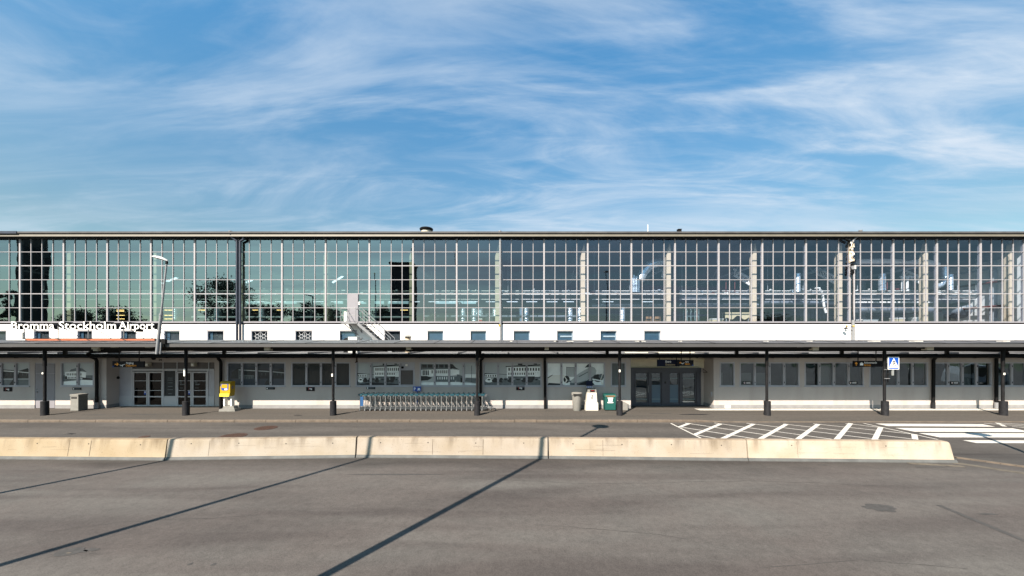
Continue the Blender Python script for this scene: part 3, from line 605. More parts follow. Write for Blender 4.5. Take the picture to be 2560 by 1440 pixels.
def poster(mb, kind, x0, x1, z0, z1, y):
    W_ = x1-x0; H_ = z1-z0; lay = [0]
    def P(pts, m):
        lay[0] += 1; yy = y-0.0009*lay[0]
        mb.poly([(x0+u_*W_, yy, z0+v_*H_) for u_, v_ in pts], m)
    def Rr(a, b, c, d_, m): P([(a, c), (b, c), (b, d_), (a, d_)], m)
    def rowwin(a, b, c, d_, n, m='photo_dark', fill=0.5):
        lay[0] += 1; yy = y-0.0009*lay[0]
        for i in range(n):
            u0 = a+(b-a)*(i+0.2)/n; u1 = u0+(b-a)/n*fill
            mb.rect(x0+u0*W_, x0+u1*W_, z0+c*H_, z0+d_*H_, yy, m)
    def E(cx, cz, rx, rz, m, rot=0, n=18):
        P([(cx+rx*math.cos(t)*math.cos(rot)-rz*math.sin(t)*math.sin(rot), cz+rx*math.cos(t)*math.sin(rot)*W_/H_*0.5+rz*math.sin(t)*math.cos(rot)) for t in [2*math.pi*i/n for i in range(n)]], m)
    rr = random.Random(hash(kind) % 100 if False else len(kind)*7)
    if kind in ('cars', 'cars_vent'):
        Rr(0, 1, 0, 1, 'photo_sky'); Rr(0, 1, 0, 0.22, 'photo_mid')
        P([(0, .42), (.22, .46), (.22, .52), (0, .55)], 'photo_dark'); Rr(0.01, 0.22, .38, .50, 'photo_light'); rowwin(.01, .22, .39, .47, 5)
        P([(.24, .50), (.42, .47), (.42, .49), (.24, .52)], 'photo_dark')
        Rr(.40, 1, .30, .84, 'photo_light'); P([(.38, .83), (.75, .86), (1, .90), (1, .95), (.72, .92), (.38, .87)], 'photo_dark'); Rr(.60, .68, .92, .99, 'photo_dark'); Rr(.88, .94, .95, .99, 'photo_dark')
        rowwin(.42, 1, .66, .79, 12); rowwin(.42, .98, .47, .57, 14, fill=.45); Rr(.42, 1, .30, .40, 'photo_mid'); Rr(.78, .90, .18, .40, 'photo_dark'); Rr(.90, .99, .38, .56, 'photo_light')
        for cx, w_, m_ in [(.08, .07, 'photo_light'), (.19, .06, 'photo_dark'), (.30, .05, 'photo_dark'), (.38, .07, 'photo_mid'), (.47, .06, 'photo_dark'), (.60, .09, 'photo_mid'), (.72, .06, 'photo_dark'), (.82, .05, 'photo_dark'), (.93, .06, 'photo_mid')]:
            E(cx, .20, w_, .08, m_); E(cx, .27, w_*.6, .07, m_); E(cx, .25, w_*.4, .035, 'photo_dark')
        if kind == 'cars_vent': P([(0, 0), (.1, .06), (.35, .12), (.6, .10), (.75, 0)], 'photo_dark')
        P([(0, 0), (.05, .02), (.5, .10), (1, .05), (1, 0)], 'photo_mid' if kind == 'cars' else 'photo_dark')
    elif kind == 'terminal':
        Rr(0, 1, 0, 1, 'photo_sky'); Rr(0, .55, .70, .96, 'photo_mid'); rowwin(0, .5, .80, .95, 5, 'photo_dark', .8)
        P([(0, .38), (.52, .42), (.68, .50), (.68, .68), (.5, .74), (0, .70)], 'photo_light'); rowwin(.02, .14, .45, .68, 4, fill=.7); rowwin(.18, .50, .54, .68, 9)
        P([(.50, .98), (.56, .96), (.62, .80), (.68, .72), (.50, .78)], 'photo_dark'); P([(.25, .16), (.60, .14), (.66, .40), (.25, .42)], 'photo_mid'); rowwin(.28, .6, .26, .38, 8, 'photo_light', .4)
        P([(.62, .16), (.72, .14), (.74, .42), (.64, .50)], 'photo_mid'); Rr(.70, .75, .12, .34, 'photo_dark')
        P([(0, .20), (.12, .22), (.2, .34), (.1, .42), (0, .42)], 'photo_dark'); P([(.78, .16), (1, .08), (1, .30), (.8, .34)], 'photo_mid'); Rr(.78, 1, .34, .50, 'photo_light'); Rr(.895, .902, .12, .9, 'photo_dark')
        P([(0, 0), (1, 0), (1, .06), (.6, .14), (0, .12)], 'photo_light')
    elif kind == 'plane':
        Rr(0, 1, 0, 1, 'photo_light'); P([(0, .05), (.28, .05), (.28, .46), (.05, .46), (0, .34)], 'seam_white'); P([(0, 0), (.3, 0), (.22, .07), (.02, .10)], 'photo_dark'); P([(0, .34), (.09, .48), (.095, .46), (.01, .31)], 'photo_dark')
        Rr(.34, .48, .38, .80, 'photo_sky'); Rr(.335, .342, .38, .84, 'photo_dark'); Rr(.34, .48, .80, .82, 'photo_dark')
        P([(.38, .14), (.46, .30), (.55, .52), (.68, .72), (.78, .86), (.84, .80), (.87, .66), (.86, .52), (.78, .38), (.68, .20), (.56, .08)], 'photo_sky')
        P([(.40, .12), (.52, .10), (.70, .22), (.80, .40), (.86, .52), (.82, .20), (.72, 0), (.40, 0)], 'photo_mid'); P([(.55, .40), (.72, .62), (.73, .60), (.57, .37)], 'photo_mid'); P([(.66, .80), (.72, .96), (.76, .97), (.74, .82)], 'photo_mid')
        P([(.68, .86), (.74, .98), (.72, .84)], 'photo_dark'); P([(.56, .06), (.68, .18), (.80, .14), (.84, 0), (.54, 0)], 'photo_dark')
        E(.34, .26, .055, .17, 'photo_dark'); P([(.27, .48), (.285, .48), (.35, .26), (.335, .24)], 'seam_white'); P([(.335, .26), (.36, .24), (.31, .02), (.295, .02)], 'seam_white'); P([(.355, .26), (.42, .18), (.42, .12), (.35, .2)], 'photo_mid')
        E(.90, .32, .085, .18, 'photo_dark'); E(.96, .40, .05, .12, 'photo_mid'); P([(.99, .52), (.975, .52), (.94, .26), (.95, .24)], 'seam_white'); P([(.94, .24), (.955, .26), (.985, .04), (.97, .02)], 'seam_white'); P([(.80, .30), (1, .20), (1, .16), (.8, .24)], 'photo_light')
    elif kind == 'snow':
        Rr(0, 1, 0, 1, 'photo_mid'); Rr(0, 1, .45, 1, 'photo_sky'); P([(.06, .60), (.06, .30), (.62, .26), (.72, .34), (.74, .58), (.5, .64)], 'photo_light'); P([(.2, .62), (.24, .72), (.46, .80), (.62, .76), (.76, .60), (.5, .66)], 'photo_mid')
        rowwin(.1, .6, .44, .54, 9); rowwin(.1, .6, .30, .38, 11); P([(.6, .36), (.9, .30), (.95, .24), (.62, .24)], 'photo_dark'); P([(0, 0), (1, 0), (1, .22), (.6, .24), (0, .16)], 'photo_light')
        P([(.06, .40), (.12, .42), (.12, .28), (.06, .28)], 'photo_dark')
    elif kind in ('dusk', 'dusk2'):
        Rr(0, 1, 0, 1, 'photo_dusk' if kind == 'dusk' else 'photo_sky'); P([(.03, .30), (.05, .60), (.15, .78), (.30, .76), (.75, .68), (.75, .30)], 'photo_dark'); P([(.80, .66), (.95, .78), (.98, .66), (1, .3), (.75, .3)], 'photo_dark')
        P([(.17, .68), (.75, .60), (1, .54), (1, .57), (.75, .64), (.17, .72)], 'photo_sky' if kind == 'dusk' else 'photo_light'); P([(.17, .70), (.185, .70), (.185, .28), (.17, .28)], 'photo_mid'); P([(.17, .42), (.44, .40), (.44, .45), (.17, .47)], 'photo_mid')
        rowwin(.18, .44, .29, .40, 9, 'photo_mid', .6); rowwin(.5, .98, .44, .56, 7, 'photo_mid', .08)
        P([(.0, .0), (1, 0), (1, .26), (.5, .24), (0, .16)], 'photo_mid' if kind == 'dusk2' else 'photo_dusk'); P([(.62, 0), (.74, 0), (.745, .9), (.735, .9), (.70, .3)], 'photo_dark')
        if kind == 'dusk': Rr(.51, .56, .88, .98, 'photo_dark')

for (a, b, n, kind) in GW:
    x0, x1 = X(a, YW), X(b, YW); right = kind == 'clear'
    fm = 'frame_grey' if not right else 'frame_grey'
    fw = 0.075; yb = YW+0.02; f = MB()
    f.box(x0, x1, yb-0.03, yb+0.08, zb, zb+fw, fm); f.box(x0, x1, yb-0.03, yb+0.08, zt-fw, zt, fm)
    f.box(x0, x0+fw, yb-0.03, yb+0.08, zb+fw, zt-fw, fm); f.box(x1-fw, x1, yb-0.03, yb+0.08, zb+fw, zt-fw, fm)
    pw = (x1-x0-fw)/n
    for i in range(1, n):
        xc = x0+fw/2+i*pw
        if right:
            f.box(xc-.065, xc-.008, yb-0.02, yb+0.08, zb+fw, zt-fw, fm); f.box(xc+.008, xc+.065, yb-0.02, yb+0.08, zb+fw, zt-fw, fm); f.box(xc-.007, xc+.007, yb, yb+0.07, zb+fw, zt-fw, 'black_metal')
        else: f.box(xc-.062, xc+.062, yb-0.02, yb+0.08, zb+fw, zt-fw, fm)
        for hz in (zb+.25, zt-.25): f.box(xc-.012, xc+.012, yb-0.045, yb-0.021, hz-.05, hz+.05, 'black_metal')
    f.box(x0-0.02, x1+0.02, YW-0.045, YW-0.001, zb-0.035, zb, fm)
    wlab = {'plane': 'grey framed window filled with a picture of a propeller aircraft', 'cars': 'grey framed window filled with a picture of old cars by a terminal', 'terminal': 'grey framed window filled with a picture of a terraced terminal', 'blinds': 'window with four dark slatted panes', 'snow': 'two-pane window with a picture of a building in snow'}.get(kind)
    wo = tb(f, 'window', wlab)
    if kind == 'clear':
        gmb = MB(); rr = random.Random(int(a))
        for i in range(n):
            xa = x0+fw/2+i*pw+.03; xb_ = xa+pw-.06; t1 = rr.uniform(-.006, .006); t2 = rr.uniform(-.004, .004)
            gmb.quad((xa, yb+.04+t1, zb+fw), (xb_, yb+.04-t1, zb+fw), (xb_, yb+.04-t1+t2, zt-fw), (xa, yb+.04+t1+t2, zt-fw), 'glass_ground')
        tsub(gmb, 'pane', wo)
        for i in range(n):
            cm = MB()
            if rr.random() < 0.7:
                xa = x0+fw/2+i*pw+.03; cm.rect(xa, xa+pw*rr.choice((.3, .9, .9)), zb if rr.random() < .5 else zb, zb+(zt-zb)*rr.choice((.55, 1.0, .55)), yb+.25, 'blind'); tsub(cm, 'blind', wo)
    elif kind in ('blinds', 'blind1'):
        m = MB().rect(x0+fw, x1-fw, zb+fw, zt-fw, yb+.07, 'blind_dark' if kind == 'blinds' else 'blind'); tsub(m, 'blind', wo)
        tsub(MB().rect(x0+fw, x1-fw, zb+fw, zt-fw, yb+.035, 'glass_poster'), 'pane', wo)
    else:
        xe = x1-fw-(pw if kind == 'cars_vent' else 0)
        m = MB(); poster(m, kind, x0+fw, xe, zb+fw, zt-fw, yb+.072); tsub(m, 'poster', wo)
        tsub(MB().rect(x0+fw, xe, zb+fw, zt-fw, yb+.035, 'glass_poster'), 'pane', wo)
        if kind == 'cars_vent':
            v = MB().rect(xe, x1-fw, zb+fw, zt-fw, yb+.06, 'frame_grey').box(xe+.08, x1-fw-.06, yb+.03, yb+.058, zb+fw+.04, zb+(zt-zb)*.66, 'vent_grille')
            for i in range(20):
                z = zb+fw+.07+i*.043; v.box(xe+.09, x1-fw-.07, yb+.02, yb+.029, z, z+.018, 'vent_grille')
            v.tube((xe+.2, yb+.05, zt-.33), (xe+.2, yb-.02, zt-.33), .075, 'black_metal', n=16); v.box(xe+.38, xe+.52, yb, yb+.055, zt-.25, zt-.12, 'seam_white'); tsub(v, 'ventilation_grille', wo)
# small notices under / in the windows
def notice(px, py, wpx, hpx, label, red=False, y=None, band=None):
    Y_ = (y or YW-0.03); x0, x1, z1, z0 = X(px-wpx/2, Y_), X(px+wpx/2, Y_), Z(py-hpx/2, Y_), Z(py+hpx/2, Y_)
    m = MB().box(x0, x1, Y_-.004, Y_+.012, z0, z1, 'sign_black'); yy = Y_-.0055; cx = (x0+x1)/2; cz = (z0+z1)/2; H_ = z1-z0; W_ = x1-x0
    if red:      # crossed-out cigarette pictogram over a line of print
        m.box(cx-W_*.22, cx-W_*.16, yy-.001, yy, cz-H_*.25, cz+H_*.3, 'sign_red'); m.box(cx-W_*.16, cx+W_*.12, yy-.001, yy, cz+H_*.24, cz+H_*.3, 'sign_red')
        m.box(cx-W_*.14, cx+W_*.2, yy-.001, yy, cz-H_*.08, cz+H_*.08, 'sign_white'); m.box(cx+W_*.05, cx+W_*.2, yy-.001, yy, cz-H_*.26, cz-H_*.16, 'sign_white')
    else:
        m.tube((x0+H_*.55, yy, cz), (x0+H_*.55, yy-.001, cz), H_*.3, 'sign_white', n=12); 
        if band: m.tube((x0+H_*.55, yy-.0012, cz), (x0+H_*.55, yy-.002, cz), H_*.16, 'sign_red', n=12)
        for k in (0.18, -0.18): m.box(x0+H_*1.2, x1-W_*.12, yy-.001, yy, cz+H_*(k-.07), cz+H_*(k+.07), 'sign_white' if band else 'photo_mid')
    o = m.build('notice_plate', None, loc=(cx, Y_, cz)); tag(o, label, 'notice', 'small black notice plates on the terminal front')
notice(19, 973, 21, 11, 'black notice with red pictogram under the window at the left edge', True)
notice(776, 972, 21, 11, 'black notice with red pictogram under the dark slatted window', True)
notice(1301, 970, 21, 11, 'black notice with red pictogram under the window right of the trolleys', True)
notice(192, 972, 22, 5.5, 'narrow black notice strip above the square grey litter box')
notice(676, 971, 22, 5.5, 'narrow black notice strip right of the yellow letter box')
notice(927, 970, 22, 5.5, 'narrow black notice strip above the left end of the trolley row')
for px, lb in ((1868, 'black sticker in the first pane of the four-pane window right of the grey entrance'), (2133, 'black sticker in the window left of the arrivals sign post'), (2387, 'black sticker with pale lettering in the window between the two right downpipes')):
    notice(px, 957, 21, 6.5, lb, band=True, y=YW-0.014)

# plain door left
dm = MB(); x0, x1 = X(87, YW), X(138, YW); zz_ = Z(907, YW)
dm.box(x0, x1, YW+.03, YW+.07, 0.015, zz_, 'frame_grey'); dm.box(x0+.05, x1-.05, YW+.012, YW+.03, .02, Z(934, YW)-.01, 'pale_grey_paint'); dm.box(x0+.05, x1-.05, YW+.012, YW+.03, Z(934, YW)+.01, zz_-.05, 'pale_grey_paint')
do = tb(dm, 'door', 'plain pale grey door')
tsub(MB().box(x0+.10, x0+.14, YW-.03, YW+.012, 1.0, 1.06, 'steel').box(x0+.10, x0+.22, YW-.05, YW-.03, 1.02, 1.05, 'steel').tube((x0+.12, YW-.005, 1.2), (x0+.12, YW+.012, 1.2), .02, 'black_metal'), 'door_handle', do)

# left sliding entrance (in the recess, YR)
yr = YR; q = lambda px: X(px, yr); qz = lambda py: Z(py, yr)
er = MB()
er.box(q(297), q(330), yr-.03, yr+.03, 0, qz(990), 'frame_white'); er.box(q(297), q(330), yr-.01, yr+.02, qz(990)+.003, qz(906), 'frame_grey')
er.box(q(330)+.003, q(536), yr-.05, yr+.05, qz(927), qz(922), 'frame_white')
er.box(q(330)-.02, q(333), yr-.05, yr+.05, 0, qz(927)-.003, 'frame_white')
for px in (330, 408, 443, 522): er.box(q(px)+.003, q(px)+.045, yr-.045, yr+.05, qz(922)+.003, qz(906), 'frame_white')
er.box(q(330)+.05, q(536), yr+.0, yr+.02, qz(922)+.003, qz(906), 'vent_grille')
er.box(q(410), q(441), yr-.03, yr+.03, 0, qz(990), 'frame_white'); er.box(q(522), q(536), yr-.03, yr+.03, 0, qz(990), 'frame_white'); er.box(q(522), q(536), yr-.01, yr+.02, qz(990)+.003, qz(927)-.003, 'frame_grey')
er.rect(q(410), q(441), qz(990), qz(927), yr+.02, 'photo_dark')
for (a_, b_) in ((408, 411), (440, 443), (519, 522)): er.box(q(a_), q(b_), yr-.045, yr+.045, .003, qz(927)-.003, 'frame_white')
eo = tb(er, 'entrance_screen')
for i, (zc, wd) in enumerate(((945, 12), (950, 14), (957, 12), (966, 12), (974, 14), (984, 10))): 
    k = wd/2; tsub(MB().rect(q(425-k), q(425+k), qz(zc+.8), qz(zc-.4), yr+.012, 'photo_mid'), 'printed_text', eo)
def leaf(px0, px1, text=False, blue=False):
    m = MB(); a_, b_ = q(px0), q(px1); zt_ = qz(929); fw_ = .085; y0, y1 = yr-.04, yr+.03
    m.box(a_, a_+fw_, y0, y1, .02, zt_, 'frame_white'); m.box(b_-fw_, b_, y0, y1, .02, zt_, 'frame_white'); m.box(a_+fw_, b_-fw_, y0, y1, zt_-fw_, zt_, 'frame_white'); m.box(a_+fw_, b_-fw_, y0, y1, .02, qz(1012), 'frame_white')
    m.box(a_+fw_, b_-fw_, y0, y1, qz(993), qz(990), 'frame_white')
    for z in (952, 976): m.box(a_+fw_, b_-fw_, y0+.01, y1-.01, qz(z+.6), qz(z-.6), 'frame_white')
    o = tb(m, 'glass_door'); tsub(MB().rect(a_+fw_, b_-fw_, qz(1012), zt_-fw_, yr+.005, 'glass_door'), 'pane', o)
    if text:
        for zc, wd in ((955, 6), (957.5, 5), (960.5, 12), (962, 10), (970, 9)): tsub(MB().rect(a_+.16, a_+.16+wd/38, qz(zc+.5), qz(zc-.5), yr+.002, 'photo_mid'), 'printed_text', o)
    if blue: tsub(MB().box(b_-.22, b_-.10, yr-.048, yr-.042, qz(986), qz(977), 'sign_blue').box(b_-.19, b_-.13, yr-.05, yr-.0482, qz(982), qz(978.5), 'sign_white'), 'sticker', o)
leaf(333, 370.5, blue=True); leaf(371.5, 408); leaf(443, 480.5, True, True); leaf(481.5, 519, True)
hl = MB().rect(q(297), q(536), 0, 3.0, yr+3.0, 'room_dark')
for i, (px, py) in enumerate(((350, 966), (390, 970), (450, 962), (505, 968), (345, 985), (396, 950))): hl.box(X(px-9, yr+2.5), X(px+9, yr+2.5), yr+2.5, yr+2.55, Z(py+1, yr+2.5), Z(py-.5, yr+2.5), 'hall_brown')
tb(hl, 'lobby_back')
for px, py in ((366, 911), (481, 911)):
    Y_ = yr-.3; o = MB().box(X(px-4, Y_), X(px+4, Y_), Y_, Y_+.25, Z(py+5, Y_), Z(py-4, Y_), 'beige_box').box(X(px-2, Y_), X(px+3, Y_), Y_-.03, Y_-.002, Z(py+3, Y_), Z(py-1, Y_), 'seam_white').build('door_sensor', None, loc=(X(px, Y_), Y_, Z(py, Y_)))
    tag(o, 'beige box sensor over the %s pair of white sliding doors' % ('left' if px < 400 else 'right'), 'sensor')
o = MB().tube((X(281, YW)+.02, YW+.35, Z(945.5, YW)), (X(281, YW)-.03, YW+.35, Z(945.5, YW)), .085, 'black_metal', n=16)
tb(o, 'round_vent')
# house number over the entrance
o = MB().text('34', X(397, yr), yr-.012, Z(901, yr)-.04, .22, 'sign_black', bold=.01); tb(o, 'house_number')

# right grey entrance (in the recess, YV)
yv = YV-.02; q = lambda px: X(px, yv); qz = lambda py: Z(py, yv)
en = MB(); en.box(q(1572), q(1748.5), yv-.25, yv+.05, qz(930), qz(919), 'frame_dark')
for a_, b_ in ((1572, 1584), (1619, 1624), (1652, 1669), (1696, 1701), (1738, 1748.5)): en.box(q(a_), q(b_), yv-.2, yv+.05, .02, qz(930)-.002, 'frame_dark')
en.box(q(1584), q(1738), yv-.18, yv+.04, .02, qz(1008), 'frame_dark'); en.box(q(1658), q(1662), yv-.22, yv-.2, qz(958), qz(953), 'rubber')
en.box(RV[0]+.01, RV[1]-.03, yv-.3, yv-.2, .003, .03, 'frame_dark')
eo = tb(en, 'entrance_portal', 'dark grey entrance portal with four door leaves')
def vleaf(px0, px1, half):
    a_, b_ = q(px0), q(px1); m = MB(); fw_ = .07; y0, y1 = yv-.16, yv-.08; z0, z1 = qz(1008)+.002, qz(930)-.004
    m.box(a_, a_+fw_, y0, y1, z0, z1, 'frame_dark'); m.box(b_-fw_, b_, y0, y1, z0, z1, 'frame_dark'); m.box(a_+fw_, b_-fw_, y0, y1, z1-fw_, z1, 'frame_dark'); m.box(a_+fw_, b_-fw_, y0, y1, z0, z0+fw_, 'frame_dark')
    if half: m.box(a_+fw_, b_-fw_, y0+.03, y1-.02, z0+fw_, qz(961.5), 'frost')
    for z in (945, 997): m.box(a_+fw_, b_-fw_, y0+.015, y0+.027, qz(z+.8), qz(z-.8), 'lift_teal')
    o = tb(m, 'glass_door'); tsub(MB().rect(a_+fw_, b_-fw_, z0+fw_ if not half else qz(961.5), z1-fw_, y1-.01, 'glass_ground'), 'pane', o)
    if not half:
        hx = b_-.02 if px0 < 1640 else a_+.10
        tsub(MB().tube((hx, y0-.07, qz(980)), (hx, y0-.07, qz(963)), .017, 'steel_bright').tube((hx, y0-.07, qz(979)), (hx, y0, qz(979)), .012, 'steel_bright').tube((hx, y0-.07, qz(964)), (hx, y0, qz(964)), .012, 'steel_bright'), 'door_handle', o)
vleaf(1585, 1618.5, False); vleaf(1624.5, 1651.5, True); vleaf(1669.5, 1695.5, True); vleaf(1701.5, 1737.5, False)
br = MB().path([(RV[1]-.03, YW+.7, Z(931, 24.4)), (RV[1]-.35, YW+.62, Z(931, 24.4)), (RV[1]-.35, YW+.62, Z(922, 24.4))], .012, 'black_metal').tube((RV[1]-.03, YW+.7, Z(931, 24.4)), (RV[1]-.35, YW+.62, Z(922, 24.4)), .012, 'black_metal')
br.box(RV[1]-.05, RV[1]-.01, YW+.15, YW+.27, Z(992, YW), Z(981, YW), 'frame_grey'); tb(br, 'wall_bracket')
# faint meter hatch, pale access plate
tb(MB().box(X(1807, YW), X(1827, YW), YW-.006, YW+.01, Z(998, YW), Z(973, YW), 'ground_plaster'), 'service_hatch')
tb(MB().box(X(1812, YW), X(1826, YW), YW-.02, YW-.013, .02, .2, 'white_plaster'), 'access_plate')

# eave, low roof
ev = MB()
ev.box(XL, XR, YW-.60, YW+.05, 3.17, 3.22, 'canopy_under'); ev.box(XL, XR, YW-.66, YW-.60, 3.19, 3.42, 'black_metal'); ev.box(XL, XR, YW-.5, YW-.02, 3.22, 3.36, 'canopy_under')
ev.tube((XL, YW-.72, 3.24), (XR, YW-.72, 3.24), .055, 'black_metal', n=8)
for i in range(60): xx = XL+.6+i*1.53; ev.box(xx, xx+.03, YW-.79, YW-.6, 3.16, 3.19, 'black_metal')
tb(ev, 'eave')
lr = MB(); lr.quad((XL, YW-.6, 3.42), (XR, YW-.6, 3.42), (XR, YH, 3.50), (XL, YH, 3.50), 'low_roof')
for i in range(31): xx = XL+i*3.05; lr.box(xx, xx+.03, YW-.6, YH, 3.43, 3.515, 'low_roof')
lr.quad((XL, YW, 3.36), (XL, YH, 3.36), (XR, YH, 3.36), (XR, YW, 3.36), 'room_dark')
lr.box(XL, XR, YH-.05, YH-.003, 3.51, 3.66, 'low_roof')
tb(lr, 'low_roof')

# upper white wall and small windows
SW = [(-26, 16), (83, 124), (192, 231), (301, 341), (409, 450), (517, 560), (627, 670), (737, 781), (848, 892), (960, 1002), (1067.5, 1109.5), (1175, 1217), (1283, 1326), (1391.5, 1434), (1500, 1543), (1609.5, 1653)]
z_sill = Z(807.5, YH); z_wt, z_wb = Z(826.5, YH), Z(852, YH)
tb(wall(MB(), YH, XL, XR, 3.45, z_sill, [(X(a, YH), X(b, YH), z_wb, z_wt) for a, b in SW], 'white_plaster', .22), 'upper_wall')
for i, (a, b) in enumerate(SW):
    x0, x1 = X(a, YH), X(b, YH); f = MB(); fm = 'frame_grey'; yb = YH+.05
    f.box(x0-.02, x1+.02, YH-.02, YH+.0, z_wt, z_wt+.03, 'pale_grey_paint')
    f.box(x0, x0+.05, yb-.04, yb+.05, z_wb, z_wt, fm); f.box(x1-.05, x1, yb-.04, yb+.05, z_wb, z_wt, fm); f.box(x0+.05, x1-.05, yb-.04, yb+.05, z_wt-.05, z_wt, fm); f.box(x0+.05, x1-.05, yb-.04, yb+.05, z_wb, z_wb+.05, fm)
    gr = i in (6, 7)
    lab = 'small window with a white ornamental grille' if gr else None
    wo = tb(f, 'small_window', lab)
    tsub(MB().rect(x0+.05, x1-.05, z_wb+.05, z_wt-.05, yb+.03, 'glass_small'), 'pane', wo)
    bl = MB(); 
    bl.box(x0+.02, x1-.02, YH+.21, YH+.6, z_wb-.1, z_wt+.1, 'room_dark')
    if 10 <= i <= 15 or i == 8: bl.rect(x0+.05, x1-.05, z_wb+.05, z_wt-.05, YH+.16, 'frost_dark')
    if i in (13, 14): bl.box(x0+.28, x1-.08, YH+.12, YH+.15, z_wb+.28, z_wb+.38, 'white_goods')
    if i in (1, 2, 3, 4, 5): bl.rect(x0+.05, x0+.33, z_wb+.05, z_wt-.05, YH+.16, 'frost_dark')
    if 10 <= i <= 15: bl.rect(x1-.11, x1-.05, z_wb+.05, z_wt-.05, YH+.14, 'white_goods')
    tsub(bl, 'blind', wo)
    if gr:
        o = MB(); cz = (z_wb+z_wt)/2-.04; yy = YH+.0; cx = (x0+x1)/2+.08
        for s_ in (-1, 1):
            c_ = (cx+s_*.24, yy, cz); n = 16
            for k in range(n):
                t0 = 2*math.pi*k/n; t1 = 2*math.pi*(k+1)/n; o.tube((c_[0]+.13*math.cos(t0), yy, cz+.13*math.sin(t0)), (c_[0]+.13*math.cos(t1), yy, cz+.13*math.sin(t1)), .016, 'frame_white', n=6)
            for k in range(6):
                t0 = 2*math.pi*k/6; r1 = .24 if k % 3 == 0 else .34; o.tube((c_[0]+.13*math.cos(t0), yy, cz+.13*math.sin(t0)), (c_[0]+r1*math.cos(t0), yy, cz+r1*math.sin(t0)), .014, 'frame_white', n=6)
        o.tube((cx, yy, z_wb+.05), (cx, yy, z_wt-.05), .014, 'frame_white', n=6)
        tsub(o, 'grille', wo)

# glazed hall front: 26 bays
MOD = 109.09/S(YH); XG0 = X(160, YH)-3*MOD
zg0 = Z(803.5, YH); zg1 = Z(595, YH); rows = [Z(p, YH) for p in (630, 664.5, 699.5, 734.5, 769.5)]
tb(MB().box(XL, XR, YH-.06, YH+.10, z_sill+.002, zg0, 'pale_grey_paint').box(XL, XR, YH+.0, YH+.3, z_sill-.1, z_sill, 'pale_grey_paint'), 'sill')
rr = random.Random(5)
nb = 28
for k in range(nb):
    a = XG0+(k-1)*MOD; b = a+MOD
    if a < XL-1 or b > XR+1: continue
    f = MB()
    f.box(a-.055, a+.055, YH-.045, YH+.06, zg0, zg1, 'frame_lilac')
    f.box(a-.03, a+.03, YH+.06, YH+.16, zg0, zg1, 'pale_grey_paint')
    for i in (1, 2, 3): xx = a+i*MOD/4; f.box(xx-.020, xx+.020, YH-.028, YH+.03, zg0, zg1, 'frame_lilac')
    for i, z in enumerate(rows):
        h = .030 if i in (1, 3) else .018
        for j in range(4):
            xa = a+j*MOD/4+(.06 if j == 0 else .02); xb_ = a+(j+1)*MOD/4-(.06 if j == 3 else .02); f.box(xa, xb_, YH-.025, YH+.028, z-h, z+h, 'frame_lilac')
    o = tb(f, 'glazed_bay')
    zs = [zg0]+rows[::-1]+[zg1]; gm = MB(); pxm = (a+b)/2/YH*F+CX
    mname = 'glass_teal' if pxm < 980 else ('glass_mid' if pxm < 1250 else 'glass_blue')
    for j in range(4):
        for i in range(6):
            xa = a+j*MOD/4; xb_ = xa+MOD/4; t1 = rr.gauss(0, .00035); t2 = rr.gauss(0, .00035)
            gm.quad((xa, YH+.01+t1, zs[i]), (xb_, YH+.01-t1, zs[i]), (xb_, YH+.01-t1+t2, zs[i+1]), (xa, YH+.01+t1+t2, zs[i+1]), mname)
    tsub(gm, 'pane', o)
# hall roof
rf = MB()
rf.prismx([(YH-.42, Z(592, YH-.3)), (YH-.36, Z(583.5, YH-.3)), (YH+.0, Z(583.5, YH-.3)), (YH+.2, Z(592, YH-.3))], XL-.3, XR+.3, 'roof_fascia')
rf.prismx([(YH-.46, Z(583.2, YH-.4)), (YH-.46, Z(579, YH-.4)), (YH+10, Z(579, YH-.5)+.5), (59, Z(579, YH-.5)+.55), (59, 12.0), (YH+.1, 12.0)], XL-.3, XR+.3, 'roof_bitumen')
rf.box(XL, XR, YH-.30, YH+.2, Z(595.5, YH-.2), Z(592, YH-.3)-.003, 'black_metal')  # black strip drawn in as the shadow under the roof fascia
tb(rf, 'hall_roof')
# left roof end is a darker cap
tb(MB().box(XL-.4, X(36, YH-.6), YH-.50, YH-.465, Z(583.5, YH-.5), Z(577.5, YH-.5), 'pipe_blue'), 'roof_edge_cap')

# ---- hall interior
YB = 56.0; HZ = 5.45
it = MB(); it.quad((XL, YH+.3, HZ), (XR, YH+.3, HZ), (XR, YB, HZ), (XL, YB, HZ), 'hall_floor'); it.quad((XL, YH+.3, 11.98), (XL, YB, 11.98), (XR, YB, 11.98), (XR, YH+.3, 11.98), 'hall_dark')
tb(it, 'hall_floor_and_ceiling')
hz0, hz1 = 3.9+101/F*YB, 3.9+113/F*YB
opsb = [(X(a_, YB), X(b_, YB), hz0, hz1) for a_, b_ in ((612, 650), (655, 690), (696, 742), (800, 826), (834, 858), (866, 916), (935, 960), (968, 1022), (1085, 1140), (1146, 1190))]
bw = MB(); wall(bw, YB, XL, XR, 0, 12, opsb, 'hall_wall', .3); bw.box(XL, XR, YB-.02, YB, HZ, 8.3, 'hall_brown')
tb(bw, 'hall_back_wall')
ew = MB(); XE = 38.2; ew.quad((XE, YH+.3, 0), (XE, YB, 0), (XE, YB, 11.95), (XE, YH+.3, 11.95), 'hall_end'); ew.quad((XL, YH, 0), (XL, YH, 12), (XL, YB, 12), (XL, YB, 0), 'hall_dark'); ew.quad((XR, YW, 0), (XR, YW, 3.3), (XR, YH, 3.3), (XR, YH, 0), 'ground_plaster'); ew.quad((XR, YH, 0), (XR, YB, 0), (XR, YB, 12), (XR, YH, 12), 'white_plaster')
ew.quad((XL, YH, 0), (XL, YH, 3.4), (XL, YW, 3.4), (XL, YW, 0), 'ground_plaster')
